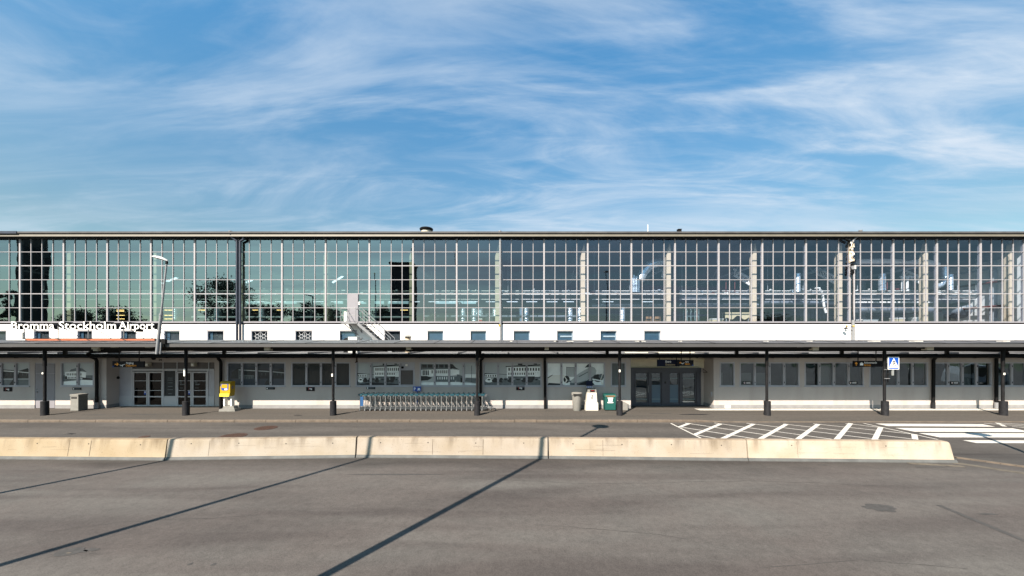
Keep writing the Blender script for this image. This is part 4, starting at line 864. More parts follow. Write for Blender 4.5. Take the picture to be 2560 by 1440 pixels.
for i in range(7): yy = 29.9+i*3.2; ew.box(XE-.35, XE-.002, yy, yy+.25, HZ, 11.9, 'truss')
for z in (7.0, 8.9): ew.tube((XE-.45, YH+1, z), (XE-.45, YB-1, z), .09, 'red_pipe')
tb(ew, 'hall_end_wall')
for k in range(-2, 13):
    px = 1250+218.2*(k-6)
    if not -60 < px < 2700: continue
    xc = X(px, YH)-.02
    m = MB()
    lx = -0.52
    m.prism([(xc+lx+.16, HZ-.0), (xc+lx+.48, HZ), (xc+lx+.48, 11.0), (xc+lx+.42, 11.6), (xc+lx+.16, 10.6)], YH+.50, YH+.85, 'concrete_lit')
    m.prism([(xc-.55, 10.9), (xc+.1, 10.6), (xc+.1, 11.97), (xc-.55, 11.97)], YH+.90, YH+14, 'hall_dark')
    tb(m, 'column')
# roof trusses
for k in range(13):
    px = 1250+218.2*(k-6); xc = X(px, YH); m = MB()
    for i in range(7):
        y0 = YH+1.5+i*3.6; m.tube((xc, y0, 11.85), (xc, y0+1.8, 10.0), .05, 'truss', n=6); m.tube((xc, y0+1.8, 10.0), (xc, y0+3.6, 11.85), .05, 'truss', n=6)
    m.box(xc-.08, xc+.08, YH+1.4, YB-.2, 9.9, 10.03, 'truss'); m.box(xc-.08, xc+.08, YH+1.4, YB-.2, 11.75, 11.9, 'truss')
    tb(m, 'roof_truss')
for y0, z0, r, mm in ((50, 10.75, .10, 'truss_light'), (48, 10.5, .07, 'truss_light'), (46, 9.6, .12, 'truss'), (44, 8.6, .18, 'duct_dark'), (40, 7.2, .14, 'duct_dark'), (38, 6.3, .16, 'duct_dark'), (42, 9.45, .06, 'truss')):
    m = MB().tube((XL+1, y0, z0), (XE-.6, y0, z0), r, mm, n=8)
    for i in range(26): xx = XL+2+i*3.2; m.tube((xx, y0, z0), (xx, y0, 11.95), .02, 'truss', n=5)
    tb(m, 'ceiling_pipe')
lt = MB().box(-.70, .70, -.03, .03, -.02, .02, 'tube_light').box(-.75, .75, -.05, .05, .022, .05, 'truss_light')
tl0 = None; rr = random.Random(11)
for row, (y0, z0) in enumerate(((52, 11.15), (47, 10.3), (49, 9.6))):
    for i in range(26):
        xx = -40+i*2.5+rr.uniform(-.2, .2)
        if xx > 18 or rr.random() < .15: continue
        if tl0 is None: tl0 = tb(lt, 'tube_lamp'); o = tl0
        else: o = tl0.copy(); C.objects.link(o)
        o.location = Vector((xx, y0, z0))-TL
for (pa, ya, pb, yb_) in ((95, 664, 152, 617), (192, 709, 250, 690), (405, 708, 452, 690), (616, 706, 652, 690), (832, 706, 857, 690), (0, 700, 40, 684), (150, 722, 160, 735)):
    y0 = 42.0; a_ = (X(pa, y0), y0, Z(ya, y0)); b_ = (X(pb, y0)*1.05, y0+2.2, Z(yb_, y0)+(y0+2.2-y0)*(Z(yb_, y0)-EYE)/y0)
    o = MB().tube(a_, b_, .10, 'tube_light', n=6); tb(o, 'tube_lamp')
for i in range(18):
    px = rr.choice((8, 30, 70, 85, 100, 300, 420, 505, 560, 640, 700, 300, 980, 1010)); py = rr.choice((775, 778, 788, 797)); y0 = 38+rr.random()*4
    tb(MB().box(X(px-9, y0), X(px+9, y0), y0, y0+.1, Z(py+.8, y0), Z(py-.6, y0), 'warm_light'), 'shelf_lamp')
# silver ducts
dk = [(545, 771, 805, 36, .32), (655, 771, 803, 36, .30), (1158, 771, 803, 37, .26), (1186, 771, 803, 38, .3), (1201, 772, 790, 40, .3), (1238, 772, 790, 40, .3), (1302, 770, 803, 37, .2), (1316, 770, 803, 36, .26), (1425, 769, 803, 37, .26), (1450, 768, 803, 36, .28), (1556, 768, 803, 36, .26), (440, 771, 800, 36, .24), (880, 773, 800, 38, .3),
      (1580, 694, 730, 40, .12), (1585, 688, 730, 40, .11), (1591, 691, 730, 40, .12), (1597, 700, 730, 40, .11), (1994, 684, 730, 34, .24), (2205, 685, 727, 36, .28), (2376, 686, 725, 34, .2), (2362, 668, 695, 33, .24)]
for i, (px, t_, b_, y0, r) in enumerate(dk):
    y1_ = 31.6 if t_ > 740 else 30.0; r *= y1_/y0; y0 = y1_
    m = MB(); xx = X(px, y0); z1, z0 = Z(t_, y0), Z(b_, y0)
    for j in range(6):
        za = z0+(z1-z0)*j/6; m.lathe((xx, y0, za), [(r, 0), (r*1.05, .02), (r, .04), (r, (z1-z0)/6)], 'duct', 14)
    tb(m, 'ventilation_duct', smooth=True)
def arc(pts, y0, r, mm, name='curved_duct'):
    tb(MB().path([(X(a_, y0), y0, Z(b_, y0)) for a_, b_ in pts], r, mm, n=10), name, smooth=True)
arc([(1600, 700), (1610, 680), (1625, 663), (1648, 655), (1668, 655)], 30.0, .36, 'duct'); arc([(2080, 660), (2110, 655), (2130, 668), (2145, 690), (2145, 800)], 35, .55, 'duct_dark')
arc([(2145, 654), (2200, 653), (2320, 655), (2345, 662)], 30.2, .2, 'truss_light'); arc([(2362, 690), (2362, 700), (2352, 712), (2340, 716)], 30.3, .2, 'duct')
arc([(1500, 762), (1700, 764)], 38, .3, 'duct_dark'); arc([(1700, 742), (1895, 744)], 38, .35, 'duct_dark'); arc([(1740, 760), (1790, 763), (1898, 759)], 37, .3, 'duct_dark'); arc([(1910, 758), (2090, 757)], 37, .25, 'duct_dark'); arc([(2140, 742), (2330, 741)], 37, .3, 'duct_dark'); arc([(2140, 755), (2330, 756)], 36, .10, 'truss_light'); arc([(2140, 772), (2330, 772)], 36, .45, 'duct_dark')
arc([(2037, 720), (2048, 720), (2056, 735), (2060, 765), (2065, 782)], 30.6, .09, 'truss_light')
for i in range(7): arc([(2002+i*9.5, 748), (2002+i*9.5, 800)], 39, .16, 'duct_dark')
def girder(p, q_, y0, y1, t_=.09):
    m = MB()
    for off in (0, .5): m.tube((X(p[0], y0), y0, Z(p[1], y0)+off), (X(q_[0], y1), y1, Z(q_[1], y1)+off), t_, 'truss_light', n=6)
    for i in range(7):
        k = i/7; k2 = (i+.5)/7; A = Vector((X(p[0], y0), y0, Z(p[1], y0))); B = Vector((X(q_[0], y1), y1, Z(q_[1], y1)))
        m.tube(A.lerp(B, k), A.lerp(B, k2)+Vector((0, 0, .5)), .03, 'truss_light', n=5); m.tube(A.lerp(B, k2)+Vector((0, 0, .5)), A.lerp(B, k+1/7), .03, 'truss_light', n=5)
    tb(m, 'light_girder')
girder((1888, 720), (1835, 688), 29.6, 31.2); girder((2104, 716), (2045, 686), 29.6, 31.2); girder((2316, 716), (2255, 688), 29.6, 31.2); girder((1674, 712), (1655, 690), 29.6, 30.6); girder((1465, 720), (1450, 692), 29.5, 30.2, .05)
for (a_, t_, b_) in ((1815, 698, 730), (1837, 698, 730), (2218, 700, 728), (2288, 702, 728)): arc([(a_, t_), (a_, b_)], 30.2, .035, 'red_pipe', 'riser_pipe')
arc([(2256, 690), (2256, 728)], 30.2, .09, 'truss_light'); arc([(2268, 694), (2268, 728)], 30.2, .09, 'truss_light'); arc([(2250, 692), (2285, 692)], 30.2, .06, 'truss_light')
# sunlit pipe racks just inside the glass
rr = random.Random(31)
for a_, b_ in ((100, 590), (600, 1030), (1080, 1460), (1480, 1670), (1700, 1890), (1915, 2105), (2140, 2320), (2345, 2450)):
    yk = 30.3; m = MB(); xa, xb2 = X(a_, yk), X(b_, yk); right = a_ > 1070
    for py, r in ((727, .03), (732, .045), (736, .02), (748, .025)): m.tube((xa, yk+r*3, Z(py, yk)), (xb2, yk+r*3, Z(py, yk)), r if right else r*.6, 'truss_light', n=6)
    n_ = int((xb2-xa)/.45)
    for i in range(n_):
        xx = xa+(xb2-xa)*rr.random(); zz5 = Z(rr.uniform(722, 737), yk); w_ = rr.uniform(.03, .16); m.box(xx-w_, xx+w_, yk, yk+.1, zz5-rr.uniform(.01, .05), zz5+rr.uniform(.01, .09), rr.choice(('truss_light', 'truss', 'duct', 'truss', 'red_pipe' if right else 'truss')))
    for xx in (xa+.2, (xa+xb2)/2, xb2-.2): m.tube((xx, yk+.1, Z(727, yk)), (xx, yk+.1, 11.9), .02, 'truss', n=5)
    tb(m, 'pipe_rack')
for a_, b_, py, r, mm in ((1910, 2090, 757, .16, 'duct_dark'), (2140, 2330, 743, .2, 'duct_dark'), (2140, 2330, 756, .07, 'truss_light'), (1700, 1895, 744, .2, 'duct_dark'), (2360, 2460, 742, .12, 'truss_light'), (1480, 1670, 764, .12, 'duct_dark'), (1700, 1895, 763, .14, 'duct_dark'), (1060, 1460, 791, .09, 'duct_dark'), (480, 1030, 793, .09, 'truss'), (2140, 2330, 774, .25, 'duct_dark')):
    yk = 31.4; tb(MB().tube((X(a_, yk), yk, Z(py, yk)), (X(b_, yk), yk, Z(py, yk)), r, mm, n=10), 'ceiling_pipe', smooth=True)
# big dark tank at right
tb(MB().ball((X(2430, 32.5), 32.5, Z(776, 32.5)), (2.2, 1.2, .85), 'duct_dark', 20, 12), 'tank', smooth=True)

# things standing in the hall
def cb(px0, px1, py0, y0, m='cardboard', h=None, name='storage_box', label='', cat='box', dpt=.6):
    x0, x1 = X(px0, y0), X(px1, y0); z1 = Z(py0, y0); t = thing(name, ((x0+x1)/2, y0, HZ), label, cat)
    w_ = (x1-x0)/2; hh = z1-HZ; MB().box(-w_, w_, 0, dpt, 0, hh*.86, m).build('body', t); MB().box(-w_-.02, w_+.02, -.02, dpt+.02, hh*.86+.002, hh, 'white_goods' if m != 'white_goods' else 'seam_white').build('lid', t)
cb(1174, 1198, 793, 33, 'cardboard', label='brown box just inside the hall glass left of the middle downpipe')
cb(1778, 1808, 796, 31, 'cloth', label='low cream box behind the hall glass left of the draped table')
cb(2242, 2262, 794, 31, 'cloth', label='cream box behind the hall glass in the bay right of the cable mast')
cb(2290, 2297, 793, 31, 'white_goods', label='small white box left of the tall sunlit column in the hall')
cb(2158, 2195, 798, 30.5, 'white_goods', label='flat white crate behind the hall glass right of the cable mast')
cb(1214, 1231, 783, 36, 'white_goods', label='white cabinet in the hall left of the middle downpipe')
cb(1198, 1205, 796, 31, 'sign_red', label='small red box with white lid standing in the hall', name='storage_box')
t = thing('scissor_lift', (X(1732, 31.5), 31.5, HZ), 'pale teal scissor lift cage behind the glass right of the sunlit column', 'scissor lift')
zt_ = Z(770, 31.5)-HZ; m = MB()
for sx in (-.5, -.17, .17, .5): m.tube((sx, 0, .25), (sx, 0, zt_), .025, 'lift_teal'); m.tube((sx, .6, .25), (sx, .6, zt_), .025, 'lift_teal')
for z in (.27, (zt_+.25)/2, zt_): m.tube((-.5, 0, z), (.5, 0, z), .025, 'lift_teal'); m.tube((-.5, .6, z), (.5, .6, z), .025, 'lift_teal'); m.tube((-.5, 0, z), (-.5, .6, z), .025, 'lift_teal'); m.tube((.5, 0, z), (.5, .6, z), .025, 'lift_teal')
m.build('cage', t); MB().box(-.55, .55, -.05, .65, .08, .24, 'lift_teal').build('chassis', t)
for sx in (-.4, .4): MB().tube((sx, -.08, .08), (sx, -.02, .08), .08, 'rubber', n=12).build('wheel', t)
t = thing('draped_table', (X(1845, 31), 31, HZ), 'table draped with a scalloped cream cloth behind the hall glass', 'table')
zt_ = Z(781, 31)-HZ; m = MB(); n = 24; w_ = 1.05
for i in range(n):
    u0 = -w_+2*w_*i/n; u1 = -w_+2*w_*(i+1)/n; dr = lambda uu: zt_-.42+.16*math.cos(uu/w_*math.pi*2)-.25*(abs(uu)/w_)**6
    m.quad((u0, 0, dr(u0)), (u1, 0, dr(u1)), (u1*.98, .02, zt_), (u0*.98, .02, zt_), 'cloth')
m.quad((-w_*.98, .02, zt_), (w_*.98, .02, zt_), (w_*.98, .8, zt_), (-w_*.98, .8, zt_), 'cloth'); m.build('cloth', t)
for sx in (-.9, .9):
    for sy in (.1, .7): MB().tube((sx, sy, 0), (sx, sy, zt_-.01), .03, 'truss').build('leg', t)
def pot_plant(px, py, y0, label, sd):
    rr = random.Random(sd); x0 = X(px, y0); H_ = Z(py, y0)-HZ; t = thing('indoor_plant', (x0, y0, HZ), label, 'plant')
    MB().lathe((0, 0, 0), [(.16, 0), (.22, .3)], 'cardboard', 14).build('pot', t); MB().tube((0, 0, .3), (0, 0, H_*.9), .02, 'bark').build('stem', t)
    m = MB()
    for i in range(260):
        z = .4+(H_-.4)*rr.random(); r = .5*(1-(z/H_)**1.5)+.05; a_ = rr.random()*6.28; q_ = r*math.sqrt(rr.random()); c_ = Vector((q_*math.cos(a_), q_*math.sin(a_), z)); d1 = Vector((rr.gauss(0, 1), rr.gauss(0, 1), rr.gauss(0, .6))).normalized()*.09; d2 = Vector((rr.gauss(0, 1), rr.gauss(0, 1), rr.gauss(0, 1))).normalized()*.05
        m.quad(c_-d1, c_-d2, c_+d1, c_+d2, 'leaf_dark')
    m.build('foliage', t)
pot_plant(1080, 771, 31, 'bushy dark indoor plant beside the bright column in the hall', 1); pot_plant(1126, 783, 32, 'small dark indoor plant two panes right of the bushy one', 2)
pot_plant(828, 778, 30, 'dark indoor plant behind the glass left of the outdoor staircase', 3)
# chairs glimpsed at the glass line
for px, lb in ((1622, 'left orange wooden chair back just above the hall sill'), (1644, 'right orange wooden chair back just above the hall sill')):
    y0 = 29.8; t = thing('wooden_chair', (X(px, y0), y0, HZ), lb, 'chair')
    MB().box(-.20, .20, .0, .40, .40, .44, 'cardboard').build('seat', t); MB().box(-.20, .20, .0, .03, .58, .76, 'cardboard').build('backrest', t)
    for sx in (-.2, .2):
        for sy in (.015, .4): MB().tube((sx, sy, 0), (sx, sy, .76 if sy < .1 else .40), .018, 'cardboard').build('leg', t)

# ---- downpipes of the hall and their hoppers
def pipe(pts, r, m, label=None, name='downpipe'):
    return tb(MB().path(pts, r, m, n=10), name, label, smooth=True)
y = YH-.17
pipe([(X(581, y), y-.2, Z(584, y)), (X(582, y), y-.1, Z(594, y)), (X(592.5, y), y, Z(603, y)), (X(592.5, y), y, 3.5)], .085, 'pipe_blue', 'left pipe of the double downpipe')
pipe([(X(611, y), y-.1, Z(592, y)), (X(610, y), y-.05, Z(599, y)), (X(600.5, y), y, Z(604, y)), (X(600.5, y), y, 3.5)], .085, 'pipe_blue', 'right pipe of the double downpipe')
pipe([(X(1250, y), y-.2, Z(584, y)), (X(1250.5, y), y, Z(595, y)), (X(1251.5, y), y, 3.5)], .085, 'pipe_grey')
pipe([(X(2145, y), y-.2, Z(582, y)), (X(2145, y), y-.15, Z(585, y)), (X(2133, y), y, Z(601, y)), (X(2132, y), y, Z(605, y))], .07, 'pipe_grey')
pipe([(X(2111, y), y-.1, Z(592, y)), (X(2113, y), y-.05, Z(598, y)), (X(2124, y), y, Z(604, y))], .09, 'black_metal')
pipe([(X(2133, y), y, Z(800, y)), (X(2133, y), y, 3.5)], .10, 'pipe_grey')
for px, py in ((581, 583), (1250, 583), (2145, 581)): tb(MB().lathe((X(px, y), y-.2, Z(py, y)-.06), [(.07, 0), (.12, .12), (.12, .16)], 'pipe_grey', 12), 'rain_hopper')
# cable run on the right pillar: weathered strip, antenna cluster, dangling cable
m = MB(); x0 = X(2131, y)
rr = random.Random(3)
for i in range(110):
    z = Z(rr.uniform(605, 655), y); xx = x0+rr.uniform(-.14, .14); s_ = rr.uniform(.02, .06); m.box(xx-s_, xx+s_, y+.05-rr.random()*.05, y+.06, z-s_*1.4, z+s_*1.4, rr.choice(('concrete_lit', 'frame_grey', 'seam_white', 'black_metal')))
m.box(x0-.16, x0+.16, y+.061, y+.13, Z(656, y), Z(604, y), 'concrete_lit'); tb(m, 'weathered_pilaster')
t = thing('antenna_cluster', (x0, y, Z(670, y)), 'black antenna cluster with white boxes on the right hall pillar', 'antenna')
m = MB()
for i in range(16):
    z = rr.uniform(-.45, .5); xx = rr.uniform(-.12, .12); m.box(xx-.07, xx+.07, -.08+rr.uniform(-.03, 0), 0, z-.05, z+.05, 'black_metal')
m.build('bracket', t); MB().box(.05, .17, -.12, -.01, -.1, .18, 'white_goods').build('white_box', t); MB().box(-.13, .03, -.14, -.01, -.12, .14, 'pipe_grey').build('grey_box', t)
tb(MB().path([(x0, y, Z(684, y)), (x0+.03, y-.02, Z(720, y)), (x0-.02, y, Z(760, y)), (x0+.06, y-.01, Z(800, y))], .025, 'rubber'), 'dangling_cable')
tb(MB().tube((x0+.12, y, Z(676, y)), (x0+.12, y, Z(800, y)), .055, 'frame_lilac'), 'conduit')
t = thing('wall_bracket_lamp', (X(2133, y), y, Z(817, y)), 'small bracket lamp with a curled cable on the right downpipe', 'lamp')
k = 1/S(y); MB().tube((0, -.02, 0), (-21*k, -.12, 0), .02, 'black_metal').path([(0, -.02, -9*k), (-8*k, -.08, -9*k), (-16*k, -.1, -5*k), (-22*k, -.12, 0)], .014, 'black_metal').build('arm', t)
MB().ball((-20*k, -.12, .06), (.07, .06, .06), 'yellow').ball((-1*k, -.06, .05), (.07, .06, .07), 'yellow').build('yellow_beacon', t); MB().lathe((-23*k, -.13, -.17), [(.14, 0), (.03, .13)], 'black_metal', 14).build('lamp_head', t)
t = thing('wall_beacon', (X(1249, y), y, Z(814, y)), 'small yellow beacon on the middle downpipe', 'beacon'); MB().ball((0, -.08, 0), (.07, .05, .08), 'yellow').build('lens', t); MB().box(-.1, .02, -.06, .0, .06, .12, 'black_metal').build('mount', t)

# ---- roof items
t = thing('roof_vent', (X(1066, 31), 31, 12.5), 'round mushroom roof vent with a black cap on the hall roof', 'roof vent')
zc = Z(578, 31)-12.5; MB().lathe((0, 0, 0), [(.42, 0), (.42, zc+.02)], 'beige_box', 20).build('base', t); MB().lathe((0, 0, 0), [(.42, zc+.03), (.52, zc+.08), (.55, zc+.18), (.48, zc+.24), (.2, zc+.33), (.05, zc+.34)], 'black_metal', 24).build('cap', t)
t = thing('antenna_mast', (X(1619.5, 30), 30, 12.5), 'thin white antenna mast on the hall roof', 'antenna'); MB().tube((0, 0, 0), (0, 0, Z(562, 30)-12.5), .03, 'seam_white').build('mast', t); MB().lathe((0, 0, 0), [(.12, 0), (.12, .05)], 'pipe_grey', 12).build('foot', t)
t = thing('roof_box', (X(1699, 30), 30, 12.5), 'small black hatch box on the hall roof', 'roof box'); zc = Z(573, 30)-12.5; MB().prism([(-.2, 0), (.16, 0), (.16, zc), (-.08, zc)], 0, .3, 'black_metal').build('body', t); MB().box(-.12, .19, -.02, .32, zc+.001, zc+.03, 'black_metal').build('lid', t)
t = thing('low_roof_vent', (X(1020, 26), 26, 3.46), 'flat mushroom vent standing on the low roof right of the staircase', 'roof vent'); zc = Z(841, 26)-3.46
MB().lathe((0, 0, 0), [(.2, 0), (.2, zc-.02)], 'concrete_lit', 16).build('base', t); MB().lathe((0, 0, zc-.06), [(.30, 0), (.22, .03)], 'bin_grey', 20).lathe((0, 0, zc), [(.36, 0), (.34, .02), (.12, .09), (.0, .1)], 'bin_grey', 20).build('cap', t)
t = thing('roof_unit', (X(870, 25.5), 25.5, 3.46), 'white ventilation unit with black hood on the low roof under the staircase', 'ventilation unit')
zc = Z(842, 25.5)-3.46; MB().box(.0, .6, 0, .6, 0, zc, 'white_goods').build('casing', t); MB().box(-.33, -.02, .05, .5, 0, zc*.85, 'black_metal').ball((-.17, .28, zc*.85), (.2, .2, .1), 'black_metal').build('hood', t)

# ------------------------------------------------------------------ steel staircase on the low roof
st = thing('steel_staircase', (X(880, 26.9), 26.9, 3.47), 'grey steel staircase with railings from the hall door down to the low roof', 'staircase')
o0 = Vector(st.location)
def sp(px, py, Y_): return Vector((X(px, Y_), Y_, Z(py, Y_)))-o0
ya, yb = 26.75, 27.65
pz_ = sp(870, 806, ya).z
xl, xr = sp(852, 806, ya).x, sp(893, 806, ya).x
MB().box(xl, xr, ya-26.9, yb-26.9+.2, pz_-.08, pz_, 'steel').build('platform', st)
zr = -0.02; xe = sp(945, 848, ya).x; xe2 = xr+(pz_-0.0)*1.05
for yy in (ya, yb):
    a = Vector((xr, yy-26.9, pz_-.08)); b = Vector((xe2, yy-26.9, 0)); m = MB()
    m.add([a+Vector((0, -.02, -.10)), b+Vector((0, -.02, 0)), b+Vector((.28, -.02, 0)), a+Vector((.08, -.02, .08)), a+Vector((0, .02, -.10)), b+Vector((0, .02, 0)), b+Vector((.28, .02, 0)), a+Vector((.08, .02, .08))], [(0, 1, 2, 3), (7, 6, 5, 4), (0, 4, 5, 1), (3, 2, 6, 7), (1, 5, 6, 2), (0, 3, 7, 4)], 'steel'); m.build('stringer', st)
nt_ = 10
for i in range(nt_):
    k = (i+.6)/nt_; xx = xr+(xe2-xr)*k+.1; zz2 = pz_*(1-k); MB().box(xx-.13, xx+.13, ya-26.9+.025, yb-26.9-.025, zz2-.03, zz2, 'steel').build('tread', st)
for yy in (ya, yb):
    y_ = yy-26.9; m = MB(); top = pz_+1.0
    if yy == ya: m.path([(xl, y_, pz_), (xl, y_, top), (xr-.1, y_, top), (xr-.1, y_, pz_)], .022, 'steel'); m.tube((xl, y_, pz_+.5), (xr-.1, y_, pz_+.5), .018, 'steel'); m.tube(((xl+xr)/2, y_, pz_), ((xl+xr)/2, y_, top), .018, 'steel')
    m.path([(xr+.05, y_, pz_), (xr+.05, y_, pz_+1.0), (xe2+.15, y_, 1.0), (xe2+.15, y_, .0)], .022, 'steel'); m.tube((xr+.05, y_, pz_+.5), (xe2+.15, y_, .5), .018, 'steel'); m.tube(((xr+xe2)/2+.1, y_, pz_/2-.1), ((xr+xe2)/2+.1, y_, pz_/2+1), .018, 'steel')
    m.build('handrail', st)
m = MB(); m.path([(xl, ya-26.9, pz_+1.0), (xl, yb-26.9+.2, pz_+1.0)], .022, 'steel'); m.tube((xl, ya-26.9, pz_+.5), (xl, yb-26.9+.2, pz_+.5), .018, 'steel'); m.build('handrail', st)
for yy in (ya+.05, yb): MB().tube((xl+.2, yy-26.9, pz_-.08), (xl+.75, 27.85-26.9, pz_-.85), .03, 'steel').tube((xr-.1, yy-26.9, pz_-.08), (xr-.1, 27.85-26.9, pz_-.7), .03, 'steel').build('brace', st)
for (px_, zt_) in ((903, .9), ): MB().box(sp(px_, 0, 27.2).x-.06, sp(px_, 0, 27.2).x+.06, .2, .32, 0, .95, 'steel').box(xr-.1, sp(px_, 0, 27.2).x+.1, .1, .4, .95, 1.02, 'steel').build('support_post', st)
# white box on the platform rail, hall door with its notice
MB().box(xl+.25, xl+.42, ya-26.9-.06, ya-26.9-.03, pz_+.08, pz_+.75, 'seam_white').build('rail_panel', st)
hd = tb(MB().box(X(869.5, YH), X(896, YH), YH-.075, YH-.05, zg0, Z(735, YH), 'pale_grey_paint'), 'hall_door', 'pale lilac grey steel door at the head of the outdoor staircase')
tsub(MB().box(X(892, YH), X(895, YH), YH-.12, YH-.076, Z(773, YH), Z(771, YH), 'steel'), 'door_handle', hd)
tb(MB().box(X(896.5, YH), X(901, YH), YH-.07, YH-.055, Z(762, YH), Z(755, YH), 'seam_white').box(X(897.6, YH), X(900, YH), YH-.073, YH-.0705, Z(760.5, YH), Z(757, YH), 'photo_dark'), 'door_notice')

# ------------------------------------------------------------------ canopy
CN = thing('canopy', (0, YP, 0), 'long flat black-legged canopy over the pavement in front of the terminal', 'canopy')
def cp(mb, name, label=None, smooth=False):
    o = mb.build(name, None, smooth=smooth); o.parent = CN; o.location = (0, -YP, 0)
    if label: o['label'] = label
    return o
zf0, zf1 = Z(867.5, YC), Z(858.5, YC); zb1 = Z(850.0, YCB)
m = MB()
m.add([(XL, YC+.05, zf1), (XR, YC+.05, zf1), (XR, YCB, zb1), (XL, YCB, zb1)], [(0, 1, 2, 3)], 'canopy_metal')
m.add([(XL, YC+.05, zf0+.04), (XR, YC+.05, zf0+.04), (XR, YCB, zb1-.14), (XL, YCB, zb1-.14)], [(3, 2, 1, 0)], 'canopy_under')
m.add([(XL, YCB, zb1-.14), (XR, YCB, zb1-.14), (XR, YCB, zb1), (XL, YCB, zb1)], [(3, 2, 1, 0)], 'canopy_metal')
for sx, o_ in ((XL, 1), (XR, -1)): m.add([(sx, YC+.05, zf0+.04), (sx, YC+.05, zf1), (sx, YCB, zb1), (sx, YCB, zb1-.14)], [(0, 1, 2, 3)], 'canopy_metal')
x = XL+.8; rr = random.Random(9)
while x < XR-1:          # sheet seams
    m.prismx([(YC+.06, zf1+.002), (YC+.06, zf1+.014), (YCB, zb1+.014), (YCB, zb1+.002)], x, x+.02, 'black_metal'); x += rr.uniform(1.9, 3.1)
for i in range(230):      # corrugated soffit ribs
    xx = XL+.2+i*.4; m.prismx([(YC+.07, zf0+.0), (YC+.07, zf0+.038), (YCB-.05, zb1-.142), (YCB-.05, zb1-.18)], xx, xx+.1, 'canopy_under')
cp(m, 'canopy_roof')
m = MB().box(XL, XR, YC, YC+.048, zf0, zf1-.012, 'canopy_fascia').box(XL, XR, YC-.012, YC+.052, zf1-.010, zf1+.012, 'black_metal')
cp(m, 'fascia')
cp(MB().box(XL, XR, YP-.06, YP+.06, Z(876, YP), zf0+.06, 'black_metal').box(XL, XR, YCB-.35, YCB-.25, 3.59, 3.98, 'black_metal').box(XL, XR, YC+.5, YC+.56, 3.74, 3.86, 'canopy_under'), 'beam')
# debris and pale flashing scraps lying on the canopy
m = MB()
for px, wd in ((1477, 4), (1425, 8), (1392, 3), (1595, 6), (1604, 8), (1700, 2), (1915, 2.5), (2024, 2.5), (2185, 10), (2290, 11), (2508, 9), (1278, 3), (1390, 5)):
    Y_ = 21.6; zt_ = zf1+(zb1-zf1)*(Y_-YC)/(YCB-YC)+.02; m.box(X(px-wd, Y_), X(px+wd, Y_), Y_-.15, Y_+.15, zt_, zt_+.02+.01*(wd > 8), 'seam_white')
cp(m, 'roof_debris')
pst = []
stick = {112: (931, 935), 465: (922, 940), 833: (934, 941), 1549: (924, 930), 2507: (932, 937)}
for i, px in enumerate((-240, 112, 465, 833, 1193, 1549, 1917, 2211, 2507, 2800)):
    xx = X(px, YP); m = MB(); m.tube((xx, YP, 0), (xx, YP, Z(915, YP)), .070, 'post_black', n=20); m.tube((xx, YP, Z(915, YP)), (xx, YP, Z(873, YP)), .084, 'black_metal', n=20)
    o = cp(m, 'post', smooth=True)
    lean = .03 if px > 2000 else 0
    so = MB(); n = 24
    so.lathe((xx+(.03 if px > 1900 else -.0), YP, 0), [(.176, 0), (.172, .02), (.170, .79), (.160, .80)], 'sleeve', n); so = so.build('sleeve', None, smooth=True); so.parent = o
    if px in stick:
        t_, b_ = stick[px]; s2 = MB().box(xx-.06, xx+.02, YP-.095, YP-.066, Z(b_, YP), Z(t_, YP), 'seam_white').build('sticker', None); s2.parent = o
for px in (-50, 162, 560, 885, 1200, 1518, 1842, 2105, 2368, 2600):
    xx = X(px, 22.98); cp(MB().box(xx-.09, xx+.09, 22.94, 23.06, 3.40, 4.05, 'black_metal'), 'bracket')
for (a, b) in ((112, -20), (465, 395), (833, 870), (1193, 1170), (1549, 1575), (1917, 1985), (2211, 2290), (2507, 2600), (1260, 1268)):   # thin raking stays
    s_ = 1 if b > a else -1
    cp(MB().tube((X(a, YP)+s_*.1, YP+1.1, 3.70), (X(a, YP)+s_*1.9, YC+.1, zf0+.03), .022, 'pipe_grey', n=6), 'stay')
cp(MB().tube((X(980, 22.3), 22.3, Z(880, 22.3)), (X(1330, 22.3), 22.3, Z(871, 22.3)), .02, 'black_metal').tube((XL, 22.6, 3.80), (XR, 22.6, 3.80), .03, 'black_metal').tube((X(2140, 22.5), 22.5, Z(874, 22.5)), (X(2500, 22.5), 22.5, Z(878, 22.5)), .035, 'black_metal').tube((X(395, 22.4), 22.4, Z(878, 22.4)), (X(600, 22.4), 22.4, Z(872, 22.4)), .02, 'seam_white'), 'cable_run')
# soffit lamps (beige boxes)
def soffit(px, py, wpx, hpx, label, y0=21.0):
    t = thing('soffit_lamp', (X(px, y0), y0, Z(py-hpx/2, y0)), label, 'lamp', 'beige box lamps hung under the canopy')
    w_ = wpx/S(y0)/2; h = hpx/S(y0)
    MB().prism([(-w_, 0), (w_, 0), (w_*.88, -h), (-w_*.88, -h)], 0, .30, 'beige_box').box(-w_*1.04, w_*1.04, -.01, .31, -.02, .0, 'concrete_lit').build('housing', t)
    MB().box(-w_*.8, w_*.8, .03, .27, -h-.012, -h-.001, 'frost').build('lens', t); MB().box(-.04, .04, .1, .2, .001, max(.02, zf0+.05-Z(py-hpx/2, y0)), 'black_metal').build('hanger', t)
soffit(237, 868, 19, 10, 'beige box lamp left of the departures sign, with a small camera under it'); soffit(284, 865, 18, 8, 'beige box lamp directly over the departures sign'); soffit(370, 865, 18, 9, 'beige box lamp just left of the leaning street lamp')
soffit(667, 871, 15, 11, 'beige box lamp above the dusk picture window'); soffit(1021, 869, 13, 11, 'beige box lamp above the trolley parking'); soffit(1367, 869, 11, 12, 'beige box lamp above the downpipe between the picture windows')
